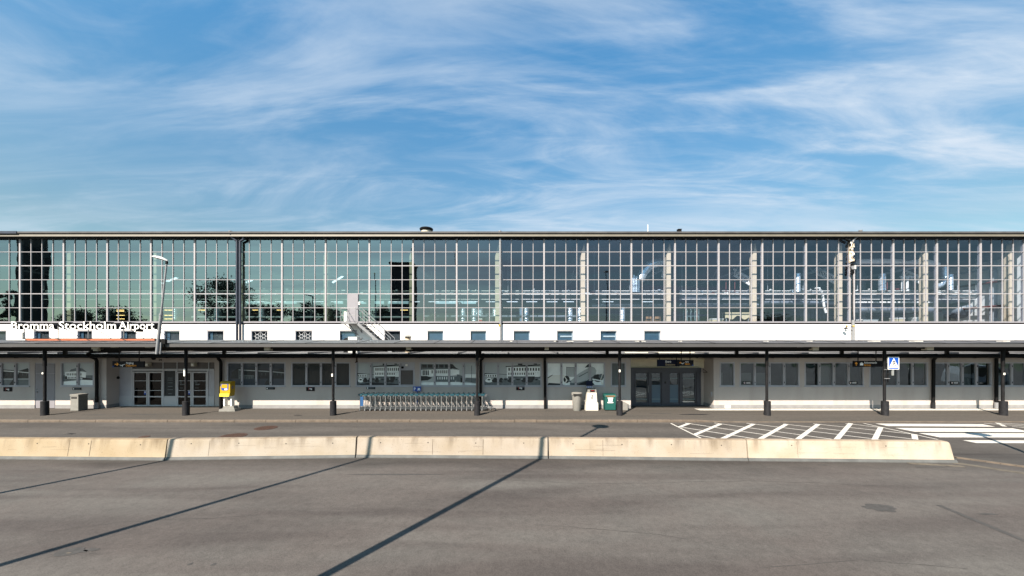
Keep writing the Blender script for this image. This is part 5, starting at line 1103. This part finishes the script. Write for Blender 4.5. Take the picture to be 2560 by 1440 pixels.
soffit(2040, 870, 16, 12, 'beige box lamp between the two tall posts near the arrivals sign'); soffit(2326, 870, 19, 11, 'beige box lamp right of the pedestrian crossing sign'); soffit(1716, 860+4, 5, 4, 'tiny pale box lamp above the entrance signs')
t = thing('security_camera', (X(242, 21.2), 21.2, Z(872, 21.2)), 'small white security camera under the left beige lamp', 'camera'); MB().box(-.12, .12, -.08, .08, -.12, -.02, 'beige_box').build('mount', t); MB().tube((0, 0, -.05), (.08, -.14, -.02), .05, 'white_goods').build('housing', t)
# ground floor downpipes under the canopy
def gp(pts, label=None): pipe([(X(a_, Y_), Y_, Z(b_, Y_) if b_ is not None else .0) for a_, b_, Y_ in pts], .085, 'black_metal', label)
gp([(300, 878, 23.0), (228, 880, 23.0), (220, 884, 23.05), (222, 890, 23.2), (239, 897, 23.5), (242, 903, 23.6), (242, None, 23.6)], 'black downpipe with a swan neck left of the recess')
gp([(546, 893, 23.1), (546, 897, 23.4), (551, 902, 23.6), (552, 908, 23.62), (551.5, None, 23.62)]); gp([(1208, 885, 23.1), (1208, 893, 23.3), (1202, 901, 23.6), (1201, None, 23.6)]); gp([(1362, 893, 23.1), (1362, 899, 23.6), (1363, None, 23.6)])
gp([(2340, 887, 23.1), (2340, 893, 23.3), (2334, 900, 23.6), (2333, None, 23.6)]); gp([(2450, 876, 23.0), (2514, 877, 23.0), (2519, 884, 23.1), (2494, 890, 23.4), (2491, 897, 23.6), (2491, None, 23.6)])
for px in (242, 2491, 2333): tb(MB().lathe((X(px, 23.6), 23.6, .02), [(.10, 0), (.10, .38)], 'pipe_grey' if px != 2333 else 'sleeve', 14), 'pipe_boot')

# ------------------------------------------------------------------ big roof sign
y0 = 22.0; k = 1/S(y0)
sg = thing('roof_letter_sign', (X(28, y0), y0, Z(823, y0)), 'white roof letters reading Bromma Stockholm Airport above the canopy', 'sign')
words = (('Bromma', 28, 135.5), ('Stockholm', 147, 290), ('Airport', 297, 385.5))
for wtxt, a, b in words:
    m = MB().text(wtxt, (a-28)*k, 0, (0.3)*k, 27.0*k, 'letter_white', width=(b-a)*k, depth=.48, bold=.008, side='letter_side')
    m.build('lettering', sg)
zb_ = Z(847, y0)-Z(823, y0)
for px in (55, 139, 215, 304, 375):
    MB().tube(((px-28)*k, .12, zb_), ((px-28)*k, .12, .2), .022, 'steel').build('upright', sg)
for px in (74, 156, 232, 318, 385):
    MB().tube(((px-28)*k, .15, .02), ((px-28)*k+.0, 1.0, zb_+.06), .018, 'steel').build('brace', sg)
for i, px in enumerate((70, 155, 228, 318)):
    MB().tube(((px-28)*k-.5, .12, zb_+.03), ((px-28)*k+.5, -.5, zb_-.02), .02, 'black_metal').build('base_strut', sg)
MB().box((60-28)*k, (384-28)*k, .05, .22, zb_-.10, zb_+.0, 'orange_beam').box((58-28)*k, (386-28)*k, .04, .23, zb_+.002, zb_+.03, 'black_metal').build('base_beam', sg)
MB().box((53-28)*k, (55.5-28)*k, .0, .1, zb_-.02, zb_+.38, 'seam_white').box((383-28)*k, (400-28)*k, .1, .25, zb_-.06, zb_+.02, 'white_goods').build('end_plate', sg)

# ------------------------------------------------------------------ street lamp fixed to the canopy edge
y0 = 20.42; base = Vector((X(392, y0), y0, Z(885, y0)))
sl = thing('street_lamp', base, 'grey leaning street lamp fixed to the canopy edge beside the roof letters', 'street lamp')
top = Vector((X(417, y0), y0, Z(655, y0)))-base; mid = top*.43
MB().tube((0, 0, 0), mid, .075, 'steel', n=14).tube(mid, top, .050, 'steel', .042, n=14).tube(mid-Vector((0, 0, .06)), mid+Vector((0, 0, .04)), .088, 'steel', n=14).build('pole', sl, smooth=True)
MB().tube((.17, .02, .0), (.21, .02, .62), .035, 'steel').build('conduit', sl)
MB().box(.12, .42, .02, .16, .55, .80, 'black_metal').box(-.10, .3, .06, .14, .38, .5, 'black_metal').build('clamp', sl)
h = MB(); nx = 12; vs = []; nn = 12
for i in range(nx+1):
    u_ = i/nx; xx = -.80*u_+.06; rw = .05+.16*math.sin(min(1, u_*1.25)*math.pi*.62)*(1 if u_ < .85 else (1-u_)/.15*.6+.4); rh = .035+.06*math.sin(u_*math.pi); zc_ = .05+.33*u_-.10*u_*u_*1.0
    for j in range(nn):
        a_ = 2*math.pi*j/nn; vs.append((top.x+xx, top.y+rw*math.cos(a_), top.z+zc_+rh*math.sin(a_)*(1.2 if math.sin(a_) > 0 else .7)))
fs = [(i*nn+j, (i+1)*nn+j, (i+1)*nn+(j+1) % nn, i*nn+(j+1) % nn) for i in range(nx) for j in range(nn)]+[tuple(range(nn)), tuple(range(nx*nn+nn-1, nx*nn-1, -1))]
h.add(vs, fs, 'white_goods').build('lamp_head', sl, smooth=True); MB().tube(top-Vector((0, 0, .12)), top+Vector((0, 0, .07)), .06, 'black_metal').build('collar', sl)

# ------------------------------------------------------------------ hanging signs
def hsign(px0, px1, py0, py1, y0, label, draw, hang, mm='sign_black', ztop=3.7):
    x0, x1, z1, z0 = X(px0, y0), X(px1, y0), Z(py0, y0), Z(py1, y0); cx = (x0+x1)/2
    t = thing('hanging_sign', (cx, y0, z0), label, 'sign')
    w_ = (x1-x0)/2; h = z1-z0
    MB().box(-w_, w_, -.05, .05, 0, h, mm).build('board', t)
    k = 1/S(y0)
    for hp in hang: MB().tube((X(hp, y0)-cx, 0, h), (X(hp, y0)-cx, 0, ztop-z0), .025, 'black_metal', n=8).build('hanger_rod', t)
    m = MB(); draw(m, -w_, w_, h, k); m.build('lettering', t)
    return t
def arrow(m, cx, cz, s, ang, c='sign_orange', y=-.053):
    pts = [(-1, -.16), (.25, -.16), (-.15, -.6), (.2, -.75), (1, 0), (.2, .75), (-.15, .6), (.25, .16), (-1, .16)]
    ca, sa = math.cos(ang), math.sin(ang); P2 = [(cx+s*(a*ca-b*sa), y, cz+s*(a*sa+b*ca)) for a, b in pts]
    for f in ((0, 1, 7, 8), (1, 2, 3, 4), (4, 5, 6, 7), (1, 4, 7)): m.poly([P2[i] for i in f], c)
def plane_sym(m, cx, cz, s, up, y=-.053, c='sign_white'):
    a0 = .35 if up else -.35; ca, sa = math.cos(a0), math.sin(a0)
    for pts in ([(-1, -.1), (.9, -.1), (1.1, .03), (.8, .12), (-.9, .12)], [(-.1, .0), (.3, .0), (-.35, .0-.7), (-.6, -.7)], [(-1, .1), (-.75, .1), (-.95, .5), (-1.15, .5)]): m.poly([(cx+s*(a*ca-b*sa), y, cz+s*(a*sa+b*ca)) for a, b in pts], c)
def d1(m, a, b, h, k):
    arrow(m, a+11*k, h*.5, 5.2*k, 0); plane_sym(m, a+26*k, h*.38, 6*k, True); m.text('Avgång', a+34*k, -.053, h*.56, 7.6*k, 'sign_white', width=19*k, bold=.01); m.text('Departure', a+34*k, -.053, h*.14, 7.6*k, 'sign_orange', width=26*k, bold=.01)
    m.rect(a+.5*k, a+4*k, .3*k, 3*k, -.053, 'sign_blue')
hsign(283, 361, 903, 918, 22.3, 'black hanging departures sign reading Avgång Departure over the left entrance', d1, (298, 348))
def d2(m, a, b, h, k):
    m.text('Entré', a+20*k, -.053, h*.56, 8*k, 'sign_white', width=14*k, bold=.012); m.text('Entrance', a+20*k, -.053, h*.12, 8*k, 'cloth', width=24*k, bold=.012)
hsign(1643, 1698, 899, 916, 22.9, 'navy hanging sign reading Entré Entrance over the grey entrance', d2, (1649, 1691), 'sign_navy', 3.3)
def d3(m, a, b, h, k):
    arrow(m, a+8*k, h*.55, 3*k, math.pi); plane_sym(m, a+14*k, h*.45, 4*k, True); m.text('Avgång', a+19*k, -.053, h*.58, 6*k, 'sign_white', width=9*k); m.text('Departure', a+19*k, -.053, h*.2, 6*k, 'sign_orange', width=12*k, bold=.01); m.rect(b-4*k, b-.5*k, .3*k, 3*k, -.053, 'sign_blue')
hsign(1692.5, 1733, 900, 914.5, 22.2, 'smaller black departures sign hanging right beside the Entrance sign', d3, (1703, 1725))
def d4(m, a, b, h, k):
    arrow(m, a+5.5*k, h*.5, 4.6*k, math.pi/2); m.box(a+15*k, a+23*k, -.055, -.051, h*.24, h*.62, 'photo_light'); m.box(a+17*k, a+21*k, -.055, -.051, h*.66, h*.74, 'photo_light'); m.text('Ankommande', a+25*k, -.053, h*.54, 7.4*k, 'photo_light', width=32*k, bold=.012); m.text('Arrivals', a+25*k, -.053, h*.14, 7.4*k, 'sign_orange', width=17*k, bold=.012)
hsign(2133, 2204, 902, 917, 22.3, 'black hanging arrivals sign reading Ankommande Arrivals with an up arrow', d4, (2145, 2190))
t = thing('infrared_heater', (X(1700, 21.9), 21.9, Z(866, 21.9)), 'slim grey strip lamp on the canopy underside above the Entrance sign', 'strip lamp')
MB().box(-.85, .55, -.04, .04, -.04, .02, 'pipe_grey').build('housing', t); MB().path([(-.9, 0, 0), (-1.05, 0, -.1), (-.95, 0, -.28)], .015, 'black_metal').build('cable', t)
t = thing('security_camera', (X(2137, 21.6), 21.6, Z(866, 21.6)), 'white security camera cluster on the canopy above the arrivals sign', 'camera'); MB().box(-.15, .1, -.1, .1, -.1, 0, 'white_goods').build('mount', t); MB().tube((.1, 0, -.06), (.3, -.12, -.08), .05, 'seam_white').tube((-.2, 0, -.12), (-.38, -.1, -.16), .04, 'seam_white').build('housing', t)
t = thing('security_camera', (X(384, 23.2), 23.2, 3.17), 'dark dome camera under the eave above the white sliding doors', 'camera'); MB().lathe((0, 0, -.12), [(.02, 0), (.09, .03), (.11, .12)], 'black_metal', 14).build('dome', t); MB().box(-.15, .12, -.03, .03, -.02, 0, 'black_metal').build('mount', t)
t = thing('security_camera', (X(77, 23.5), 23.5, Z(893, 23.5)), 'black wall camera above the plain pale door', 'camera'); MB().tube((0, .1, .05), (.12, -.2, .0), .04, 'black_metal').build('housing', t); MB().box(-.12, .1, .1, .24, 0, .12, 'bin_grey').build('mount', t)
t = thing('emergency_light', (X(892, 23.2), 23.2, 3.17), 'small red-brown lamp on a stem under the eave left of the trolleys', 'lamp'); MB().tube((0, 0, 0), (0, 0, -.24), .04, 'rust').build('stem', t); MB().prism([(-.1, -.3), (.05, -.26), (.05, -.22), (-.06, -.22)], -.05, .05, 'rust').build('lamp_head', t)

# ------------------------------------------------------------------ pedestrian crossing sign
y0 = 21.2; k = 1/S(y0); cx = X(2233.5, y0); cz = Z(908, y0)
ps = thing('crossing_sign', (cx, y0, cz), 'blue pedestrian crossing sign with a walking figure in a white triangle', 'road sign')
W_ = 13.5*k; H_ = 15.5*k
MB().box(-W_, W_, -.02, .02, -H_, H_, 'sign_white').build('panel', ps)
sgm = MB().rect(-W_*.9, W_*.9, -H_*.92, H_*.92, -.022, 'sign_blue')
sgm.poly([(-W_*.84, -.024, -H_*.62), (W_*.84, -.024, -H_*.62), (0, -.024, H_*.84)], 'sign_white').rect(-W_*.9, W_*.9, -H_*.70, -H_*.64, -.025, 'sign_white')
bk = 'sign_black'; yy = -.026
def pp(pts): sgm.poly([(a*W_*1.25, yy, b*H_) for a, b in pts], bk)
sgm.poly([(.0*W_+.085*W_*math.cos(t_), yy, .50*H_+.08*H_*math.sin(t_)) for t_ in [i*math.pi/5 for i in range(10)]], bk)
pp([(-.08, .40), (.10, .42), (.12, .02), (-.06, .0)]); pp([(-.06, .04), (.12, .04), (-.16, -.48), (-.28, -.48)]); pp([(-.02, .04), (.12, .04), (.34, -.46), (.22, -.48)]); pp([(-.08, .38), (-.02, .34), (-.22, .06), (-.28, .10)]); pp([(.06, .36), (.14, .38), (.30, .14), (.24, .10)])
for i in range(4): a = -.72+i*.40; pp([(a, -.58), (a+.2, -.58), (a+.16, -.50), (a+.06, -.50)])
sgm.build('pictogram', ps)
xp = X(2211, YP)-cx
MB().tube((-.02, .06, -H_), (-.02, .06, -H_-.30), .03, 'steel_bright').box(-.045, .05, .02, .08, -H_-.34, -H_-.0, 'steel_bright').tube((-.02, .06, -H_-.28), (xp+.14, YP-y0-.02, -H_-.26), .022, 'black_metal').build('bracket', ps)
MB().tube((xp+.17, YP-y0-.02, -H_-.0), (xp+.17, YP-y0-.02, -H_-.75), .03, 'black_metal').tube((xp-.13, YP-y0-.13, -H_-.02), (xp+.17, YP-y0-.13, -H_-.02), .018, 'steel').tube((xp-.13, YP-y0-.13, -H_-.52), (xp+.17, YP-y0-.13, -H_-.52), .018, 'steel').build('clamp', ps)

# ------------------------------------------------------------------ street furniture on the pavement
# litter box
y0 = 22.75; t = thing('litter_box', (X(176, y0), y0, 0), 'square grey litter box with a dark slot standing by the left downpipe', 'bin')
k = 1/S(y0); w_ = 19.5*k; z1 = Z(986, y0); dp = .52
MB().box(0, w_, 0, dp, 0.03, z1-.09, 'bin_grey').box(.03, w_-.03, .03, dp-.03, 0, .029, 'rubber').build('body', t); MB().box(-.02, w_+.02, -.02, dp+.02, z1-.088, z1, 'bin_grey').build('lid', t)
MB().box(.05, w_-.07, -.006, 0, z1-.26, z1-.15, 'rubber').build('slot', t); MB().box(w_+.001, w_+.012, .04, dp-.04, .1, z1-.12, 'bin_side').build('side_panel', t)
# letter box
y0 = 22.7; k = 1/S(y0); xb = X(550, y0); t = thing('letter_box', (xb, y0, 0), 'yellow letter box on white legs with a concrete foot beside the left entrance', 'letter box')
zt_ = Z(955, y0); z0 = Z(991, y0)
MB().prism([(0, z0+.20), (25*k, z0+.20), (25*k, zt_-.05), (0, zt_-.05)], 0, .42, 'yellow').prism([(0, z0+.0), (24*k, z0+.0), (25*k, z0+.198), (0, z0+.198)], .06, .40, 'yellow').prismx([(0, zt_-.048), (.42, zt_-.048), (.38, zt_+.02), (.1, zt_+.03)], -.01, 25*k+.02, 'yellow').build('body', t)
MB().prismx([(-.06, z0+.0), (.05, z0+.0), (.05, z0+.20), (-.02, z0+.18)], .0, 24*k, 'yellow_bright').build('chute', t)
MB().prism([(.08, z0+.42), (.16, z0+.36), (21*k-.08, z0+.36), (21*k, z0+.42), (21*k, zt_-.11), (.05, zt_-.11)], -.012, -.002, 'sign_blue').prism([(.10, z0+.50), (21*k-.05, z0+.50), (21*k-.05, zt_-.14), (.10, zt_-.14)], -.017, -.0125, 'yellow').prism([(21*k*.55, z0+.38), (21*k-.08, z0+.38), (21*k-.04, z0+.46), (21*k*.55, z0+.46)], -.017, -.0125, 'sign_white').build('label_plate', t)
MB().tube((25*k, .22, z0+.52), (25*k+.012, .22, z0+.52), .085, 'sign_blue', n=16).tube((25*k+.0125, .22, z0+.52), (25*k+.016, .22, z0+.52), .05, 'yellow', n=16).build('posthorn_badge', t)
for sx in (.16, 24*k): MB().box(sx-.03, sx+.05, .10, .34, .22, z0, 'seam_white').build('leg', t)
MB().prism([(-.04, 0), (1.04*.9, 0), (.90, .14), (.0, .14)], -.06, .44, 'bin_grey').prism([(.12, .141), (.84, .141), (.78, .30), (.2, .30)], .02, .38, 'bin_grey').build('foot', t)
# round bin
y0 = 23.0; k = 1/S(y0); t = thing('round_bin', (X(1442, y0), y0, 0), 'round tapered grey bin with an open dark mouth left of the ticket machine', 'bin')
h = Z(981, y0); MB().lathe((0, 0, 0), [(.22, 0), (.235, .03), (.29, h-.18)], 'bin_grey', 28).build('body', t, smooth=True)
MB().lathe((0, 0, 0), [(.295, h-.18), (.325, h-.16), (.325, h-.03), (.27, h), (.1, h+.01)], 'bin_grey', 28).build('lid', t, smooth=True); MB().prism([(-.24, h-.15), (.24, h-.15), (.26, h-.05), (-.26, h-.05)], -.33, -.20, 'rubber').build('mouth', t)
# ticket machine
y0 = 22.95; k = 1/S(y0); t = thing('ticket_machine', (X(1480, y0), y0, 0), 'worn white parking ticket machine on a chipped white plinth', 'ticket machine'); z1 = Z(972, y0); zb2 = Z(1006, y0)
MB().prism([(-.38, 0), (.38, 0), (.37, zb2-.02), (.33, zb2), (-.33, zb2), (-.37, zb2-.02)], 0, .48, 'machine_white').build('plinth', t)
MB().prism([(-.32, zb2+.001), (.32, zb2+.001), (.29, z1-.24), (-.27, z1-.24)], .04, .42, 'machine_white').prism([(-.26, z1-.238), (.29, z1-.238), (.28, z1), (-.24, z1)], .08, .42, 'bin_grey').build('cabinet', t)
MB().box(-.10, .18, .065, .079, z1-.2, z1-.07, 'black_metal').box(-.05, .16, .058, .064, z1-.13, z1-.11, 'sign_red').build('display', t); MB().lathe((0, 0, 0), [(.03, 0)]*2, 'steel', 6) if False else None
MB().tube((.0, .02, zb2+.27), (.0, .04, zb2+.27), .055, 'steel', n=14).tube((.02, .0, zb2+.40), (.02, .04, zb2+.40), .03, 'black_metal', n=10).build('lock', t)
MB().tube((-.12, .24, z1), (-.12, .24, z1+.10), .03, 'steel').build('stem', t); MB().box(-.28, .08, .20, .26, z1+.03, z1+.15, 'frame_white').box(-.24, -.18, .193, .199, z1+.05, z1+.13, 'sign_blue').box(-.14, -.08, .193, .199, z1+.05, z1+.13, 'sign_blue').box(-.04, .02, .193, .199, z1+.05, z1+.13, 'sign_blue').build('card_panel', t); MB().box(-.30, .08, .19, .27, z1+.152, Z(953, y0), 'sign_navy').build('sign_board', t)
# green bin
y0 = 22.9; k = 1/S(y0); t = thing('green_bin', (X(1526, y0), y0, 0), 'teal green bin with white label right of the ticket machine', 'bin'); h = Z(986, y0)
MB().prism([(-.31, .05), (.31, .05), (.33, h-.14), (-.33, h-.14)], 0, .48, 'teal').build('body', t); MB().prismx([(-.02, h-.139), (.5, h-.139), (.5, h+.02), (.02, h-.04)], -.35, .35, 'teal').build('lid', t); MB().box(-.27, .27, -.024, -.0205, h-.13, h-.07, 'cardboard').build('slot', t)
MB().box(-.12, .12, -.006, -.001, h-.42, h-.24, 'sign_white').box(-.17, .17, -.006, -.001, h-.235, h-.20, 'sign_white').box(-.17, .17, -.006, -.001, h-.52, h-.46, 'sign_white').build('label_plate', t)
for sx in (-.26, .26): MB().tube((sx, .1, .05), (sx, .16, .05), .05, 'rubber').build('wheel', t)
# concrete block behind the post
y0 = 23.1; t = thing('concrete_block', (X(1561, y0), y0, 0), 'small pale concrete block half hidden behind a canopy post', 'concrete block'); MB().prism([(-.32, 0), (.25, 0), (.25, .36), (.10, .44), (-.32, .44)], 0, .35, 'bin_grey').build('block', t); MB().tube((-.05, .17, .44), (-.05, .17, .48), .03, 'steel').build('lifting_eye', t)
# P sign by the trolleys
y0 = 23.6; k = 1/S(y0); t = thing('trolley_parking_sign', (X(1043, y0), y0, 0), 'blue trolley parking sign with a white P above the trolley row', 'sign'); z1 = Z(966, y0); z0 = Z(978, y0)
MB().box(-10*k, 10*k, -.02, .0, z0, z1, 'sign_blue').build('panel', t); MB().text('P', -8*k, -.0215, z0+2.5*k, 9.6*k, 'sign_white', bold=.02).box(1.5*k, 7*k, -.0235, -.021, z0+4*k, z0+7.5*k, 'sign_white').box(.5*k, 8.5*k, -.0235, -.021, z0+2.5*k, z0+3.3*k, 'sign_white').tube((2*k, -.0235, z0+1.8*k), (2*k, -.021, z0+1.8*k), .7*k, 'sign_white').tube((7*k, -.0235, z0+1.8*k), (7*k, -.021, z0+1.8*k), .7*k, 'sign_white').build('symbols', t)
MB().tube((0, .03, 0), (0, .03, z1-.02), .025, 'sign_blue').build('stand', t)

# luggage trolleys
tro = thing('luggage_trolley', (0, 0, 0), '', 'luggage trolley')
m = MB()
for sy in (-.24, .24):
    m.tube((0, sy, .10), (0, sy, .88), .016, 'steel_bright', n=6); m.tube((-.06, sy, .90), (.26, sy, .90), .010, 'steel', n=6); m.path([(0, sy, .14), (.25, sy, .20), (.62, sy*.7, .15), (.80, sy*.5, .13)], .012, 'steel', n=6); m.tube((0, sy, .60), (.10, sy, .22), .010, 'steel', n=5)
m.tube((0, -.24, .2), (0, .24, .2), .014, 'steel_bright', n=6); m.tube((.80, -.12, .13), (.80, .12, .13), .012, 'steel', n=6); m.tube((0, -.24, .88), (0, .24, .88), .014, 'steel_bright', n=6)
m.build('frame', tro)
m = MB()
for i in range(7): yy = -.21+i*.07; m.tube((.02, yy, .22), (-.02, yy, .86), .004, 'deck_dark', n=4)
for i in range(8): zz3 = .28+i*.08; m.tube((.015, -.22, zz3), (.015, .22, zz3), .004, 'deck_dark', n=4)
for i in range(6): xx = .06+i*.13; m.tube((xx, -.20, .20-.01*i), (xx, .20, .20-.01*i), .008, 'deck_dark', n=4)
m.build('basket', tro)
m = MB(); m.prismx([(-.01, 0), (.01, 0), (.01, 0), (-.01, 0)], 0, 0, 'rubber') if False else None
m.prism([(-.11, .93), (.12, .91), (.17, .99), (.04, 1.04), (-.10, .99)], -.27, -.22, 'trolley_teal'); m.prism([(-.11, .93), (.12, .91), (.17, .99), (.04, 1.04), (-.10, .99)], .22, .27, 'trolley_teal'); m.box(-.09, .05, -.219, .219, .945, .985, 'trolley_teal')
m.build('handle', tro); MB().tube((.05, -.26, 1.045), (.05, .26, 1.045), .018, 'rubber', n=8).tube((-.12, -.26, 1.00), (.06, -.26, 1.06), .013, 'rubber', n=6).build('brake_bar', tro)
for (wx, wy, r) in ((.0, -.25, .065), (.0, .25, .065), (.78, 0, .05)): MB().tube((wx, wy-.015, r), (wx, wy+.015, r), r, 'rubber', n=12).tube((wx, wy-.019, r), (wx, wy+.019, r), r*.55, 'steel_bright', n=10).build('wheel', tro)
MB().box(-.03, .02, -.29, -.272, .03, .13, 'steel').box(.08, .24, -.235, .22, .08, .19, 'deck_dark').box(.02, .28, -.252, -.236, .10, .24, 'deck_dark').build('wheel_fork', tro)
y0 = 23.05; NT = 25
ORD = 'first second third fourth fifth sixth seventh eighth ninth tenth eleventh twelfth thirteenth fourteenth fifteenth sixteenth seventeenth eighteenth nineteenth twentieth twenty-first twenty-second twenty-third twenty-fourth twenty-fifth'.split()
for i in range(NT):
    o = tro if i == 0 else dup(tro)
    px = 904+i*(1206-904)/(NT-1); o.location = (X(px, y0), y0+random.Random(i).uniform(-.01, .01), 0); o['group'] = 'luggage trolleys nested in a row along the wall'
    o['label'] = 'leftmost luggage trolley of the nested row, its blue advertising panel showing' if i == 0 else ('rightmost luggage trolley of the row, its low front deck sticking out free' if i == NT-1 else '%s luggage trolley from the left end of the nested row' % ORD[i])
for o, n_ in ((tro, 2),):
    ch = MB().box(.02, .20, -.26, -.255, .30, .86, 'trolley_blue').build('advertising_panel', o)

# ------------------------------------------------------------------ tall poles behind the camera whose shadows cross the road
TA = math.tan(AZ); TE = math.tan(EL)
def shadow_pole(xc, ybase, yend, label, head, name, cat):
    h = (yend-ybase)/math.cos(AZ)*TE; xb_ = xc+TA*ybase
    t = thing(name, (xb_, ybase, -.12), label, cat)
    MB().tube((0, 0, 0), (0, 0, h), .125, 'steel', .065, n=14).lathe((0, 0, 0), [(.2, 0), (.2, .3), (.14, .4)], 'steel', 14).build('pole', t, smooth=True)
    if head: MB().box(-.12, .12, -.04, .04, h-.02, h+.03, 'steel').build('cross_arm', t); MB().ball((0, 0, h+.12), (.42, .42, .12), 'pipe_grey', 16, 8).build('lamp_head', t)
    else: MB().ball((0, 0, h+.06), (.09, .09, .09), 'yellow', 12, 8).build('finial', t)
shadow_pole(-7.45, -1.6, 18.9, 'tall grey lamp mast behind the viewer, shadow ends between barrier and kerb', True, 'lamp_mast', 'lamp mast')
shadow_pole(-13.75, -2.5, 15.3, 'tall flagpole behind the viewer, shadow meets the middle barrier', False, 'flagpole', 'flagpole')
shadow_pole(-20.5, 1.5, 15.0, 'flagpole standing far to the left, shadow meets the second barrier', False, 'flagpole', 'flagpole')
shadow_pole(10.4, 4.0, 17.2, 'grey lamp mast beyond the right edge, shadow reaches the zebra crossing', True, 'lamp_mast', 'lamp mast')

# ------------------------------------------------------------------ surroundings seen only as reflections in the glass
hm = MB(); nx = 60; ny = 10
rr = random.Random(21); vs = []
for j in range(ny+1):
    for i in range(nx+1):
        xx = -220+440*i/nx; yy = -40-j*14; zz4 = -.2+min(1, j/4)*(6+2.5*math.sin(xx*.03)+1.5*math.sin(xx*.11+j)); vs.append((xx, yy, zz4 if j else -.25))
hm.add(vs, [(j*(nx+1)+i, (j+1)*(nx+1)+i, (j+1)*(nx+1)+i+1, j*(nx+1)+i+1) for j in range(ny) for i in range(nx)], 'grass')
struct(hm.build('hill', smooth=True))
tw = thing('brick_tower', (-83, -10, -.2), 'tall dark brick tower mirrored at the left end of the hall glass', 'tower')
MB().box(-2.0, 2.0, -.6, .6, 0, 27, 'tower_dark').build('shaft', tw); MB().box(-2.1, 2.1, -.7, .7, 27.002, 27.6, 'black_metal').build('cap', tw)
for i in range(10): MB().box(2.002, 2.05, -.3, .3, 2.5+i*2.4, 3.7+i*2.4, 'van_glass').build('window', tw)
b2 = thing('brick_tower', (-21.6, -20, -.2), 'dark square tower mirrored left of the middle of the hall glass', 'tower')
MB().box(-2.1, 2.1, -2, 2, 0, 20, 'tower_dark').build('shaft', b2); MB().box(-2.3, 2.3, -2.2, 2.2, 20.002, 20.4, 'black_metal').build('cap', b2)
def tree(xc, yc, H_, Wd, sd, label):
    rr = random.Random(sd); t = thing('broadleaf_tree', (xc, yc, -.2), label, 'tree', 'trees mirrored in the hall glass')
    tr = MB().tube((0, 0, 0), (0, 0, H_*.5), .35, 'bark', .2, n=8)
    for i in range(7):
        a = rr.random()*6.28; tr.tube((0, 0, H_*(.3+.05*i)), (math.cos(a)*Wd*.6, math.sin(a)*Wd*.6, H_*(.55+.05*i)), .12, 'bark', .03, n=6)
    tr.build('trunk', t)
    m = MB(); cl = [(rr.gauss(0, .42)*Wd, rr.gauss(0, .42)*Wd, H_*(.38+.55*rr.random())) for _ in range(26)]
    for i in range(7500):
        c_ = rr.choice(cl); s_ = Wd*.2; p = Vector((c_[0]+rr.gauss(0, s_), c_[1]+rr.gauss(0, s_), c_[2]+rr.gauss(0, s_*.7))); d1_ = Vector((rr.gauss(0, 1), rr.gauss(0, 1), rr.gauss(0, 1))).normalized()*.24; d2_ = Vector((rr.gauss(0, 1), rr.gauss(0, 1), rr.gauss(0, 1))).normalized()*.17
        m.quad(p-d1_, p-d2_, p+d1_, p+d2_, 'leaf_dark')
    m.build('crown', t)
def refx(px, Yt): return (px-CX)/F*(2*YH-Yt)
for i, (px, Yt, top_, wd, lb) in enumerate(((560, -32, 700, 5.6, 'tall broad tree mirrored left of the double downpipe'), (650, -30, 757, 4.2, 'lower tree mirrored right of the double downpipe'), (760, -34, 752, 3.6, 'tree mirrored above the two grille windows'), (830, -30, 768, 3.6, 'small tree mirrored left of the staircase'), (215, -36, 778, 4, 'low tree mirrored above the word Stockholm'), (310, -30, 770, 4, 'tree mirrored above the letters of Airport'), (955, -36, 757, 3, 'small tree mirrored right of the staircase'), (20, -40, 715, 1.5, 'slender tree mirrored at the far left of the hall glass'), (2440, -42, 770, 6, 'tree mirrored at the right end of the hall glass'), (1900, -44, 790, 6, 'low tree mirrored at the right of the grey entrance'))):
    dd = 2*YH-Yt; tree(refx(px, Yt), Yt, 3.9+(HY-top_)/F*dd+.3, wd, 50+i, lb)
# parked van mirrored in the right windows
vx, vy = 47.5, 8.4; vn = thing('parked_van', (vx, vy, -.12), 'pale grey parked van mirrored in the window between the right downpipes', 'van')
bd = [(-2.3, .35), (2.3, .35), (2.3, 1.0), (2.1, 1.15), (1.5, 1.25), (1.0, 1.95), (-2.1, 2.0), (-2.3, 1.2)]
MB().prism(bd, -.9, .9, 'van_paint').build('body', vn)
MB().prism([(-1.9, 1.2), (1.3, 1.2), (.9, 1.82), (-1.85, 1.85)], .901, .915, 'van_glass').build('side_window', vn); MB().prism([(-1.9, 1.2), (1.3, 1.2), (.9, 1.82), (-1.85, 1.85)], -.915, -.901, 'van_glass').build('side_window', vn)
for sx in (-1.5, 1.45):
    for sy in (-.8, .8): wv = MB().tube((sx, sy-.12, .33), (sx, sy+.12, .33), .33, 'rubber', n=18).build('wheel', vn); MB().tube((sx, sy-.125, .33), (sx, sy+.125, .33), .18, 'steel_bright', n=14).build('rim', wv)
for sy in (-.7, .7): MB().box(2.3, 2.33, sy-.15, sy+.15, .75, .92, 'seam_white').build('headlight', vn)
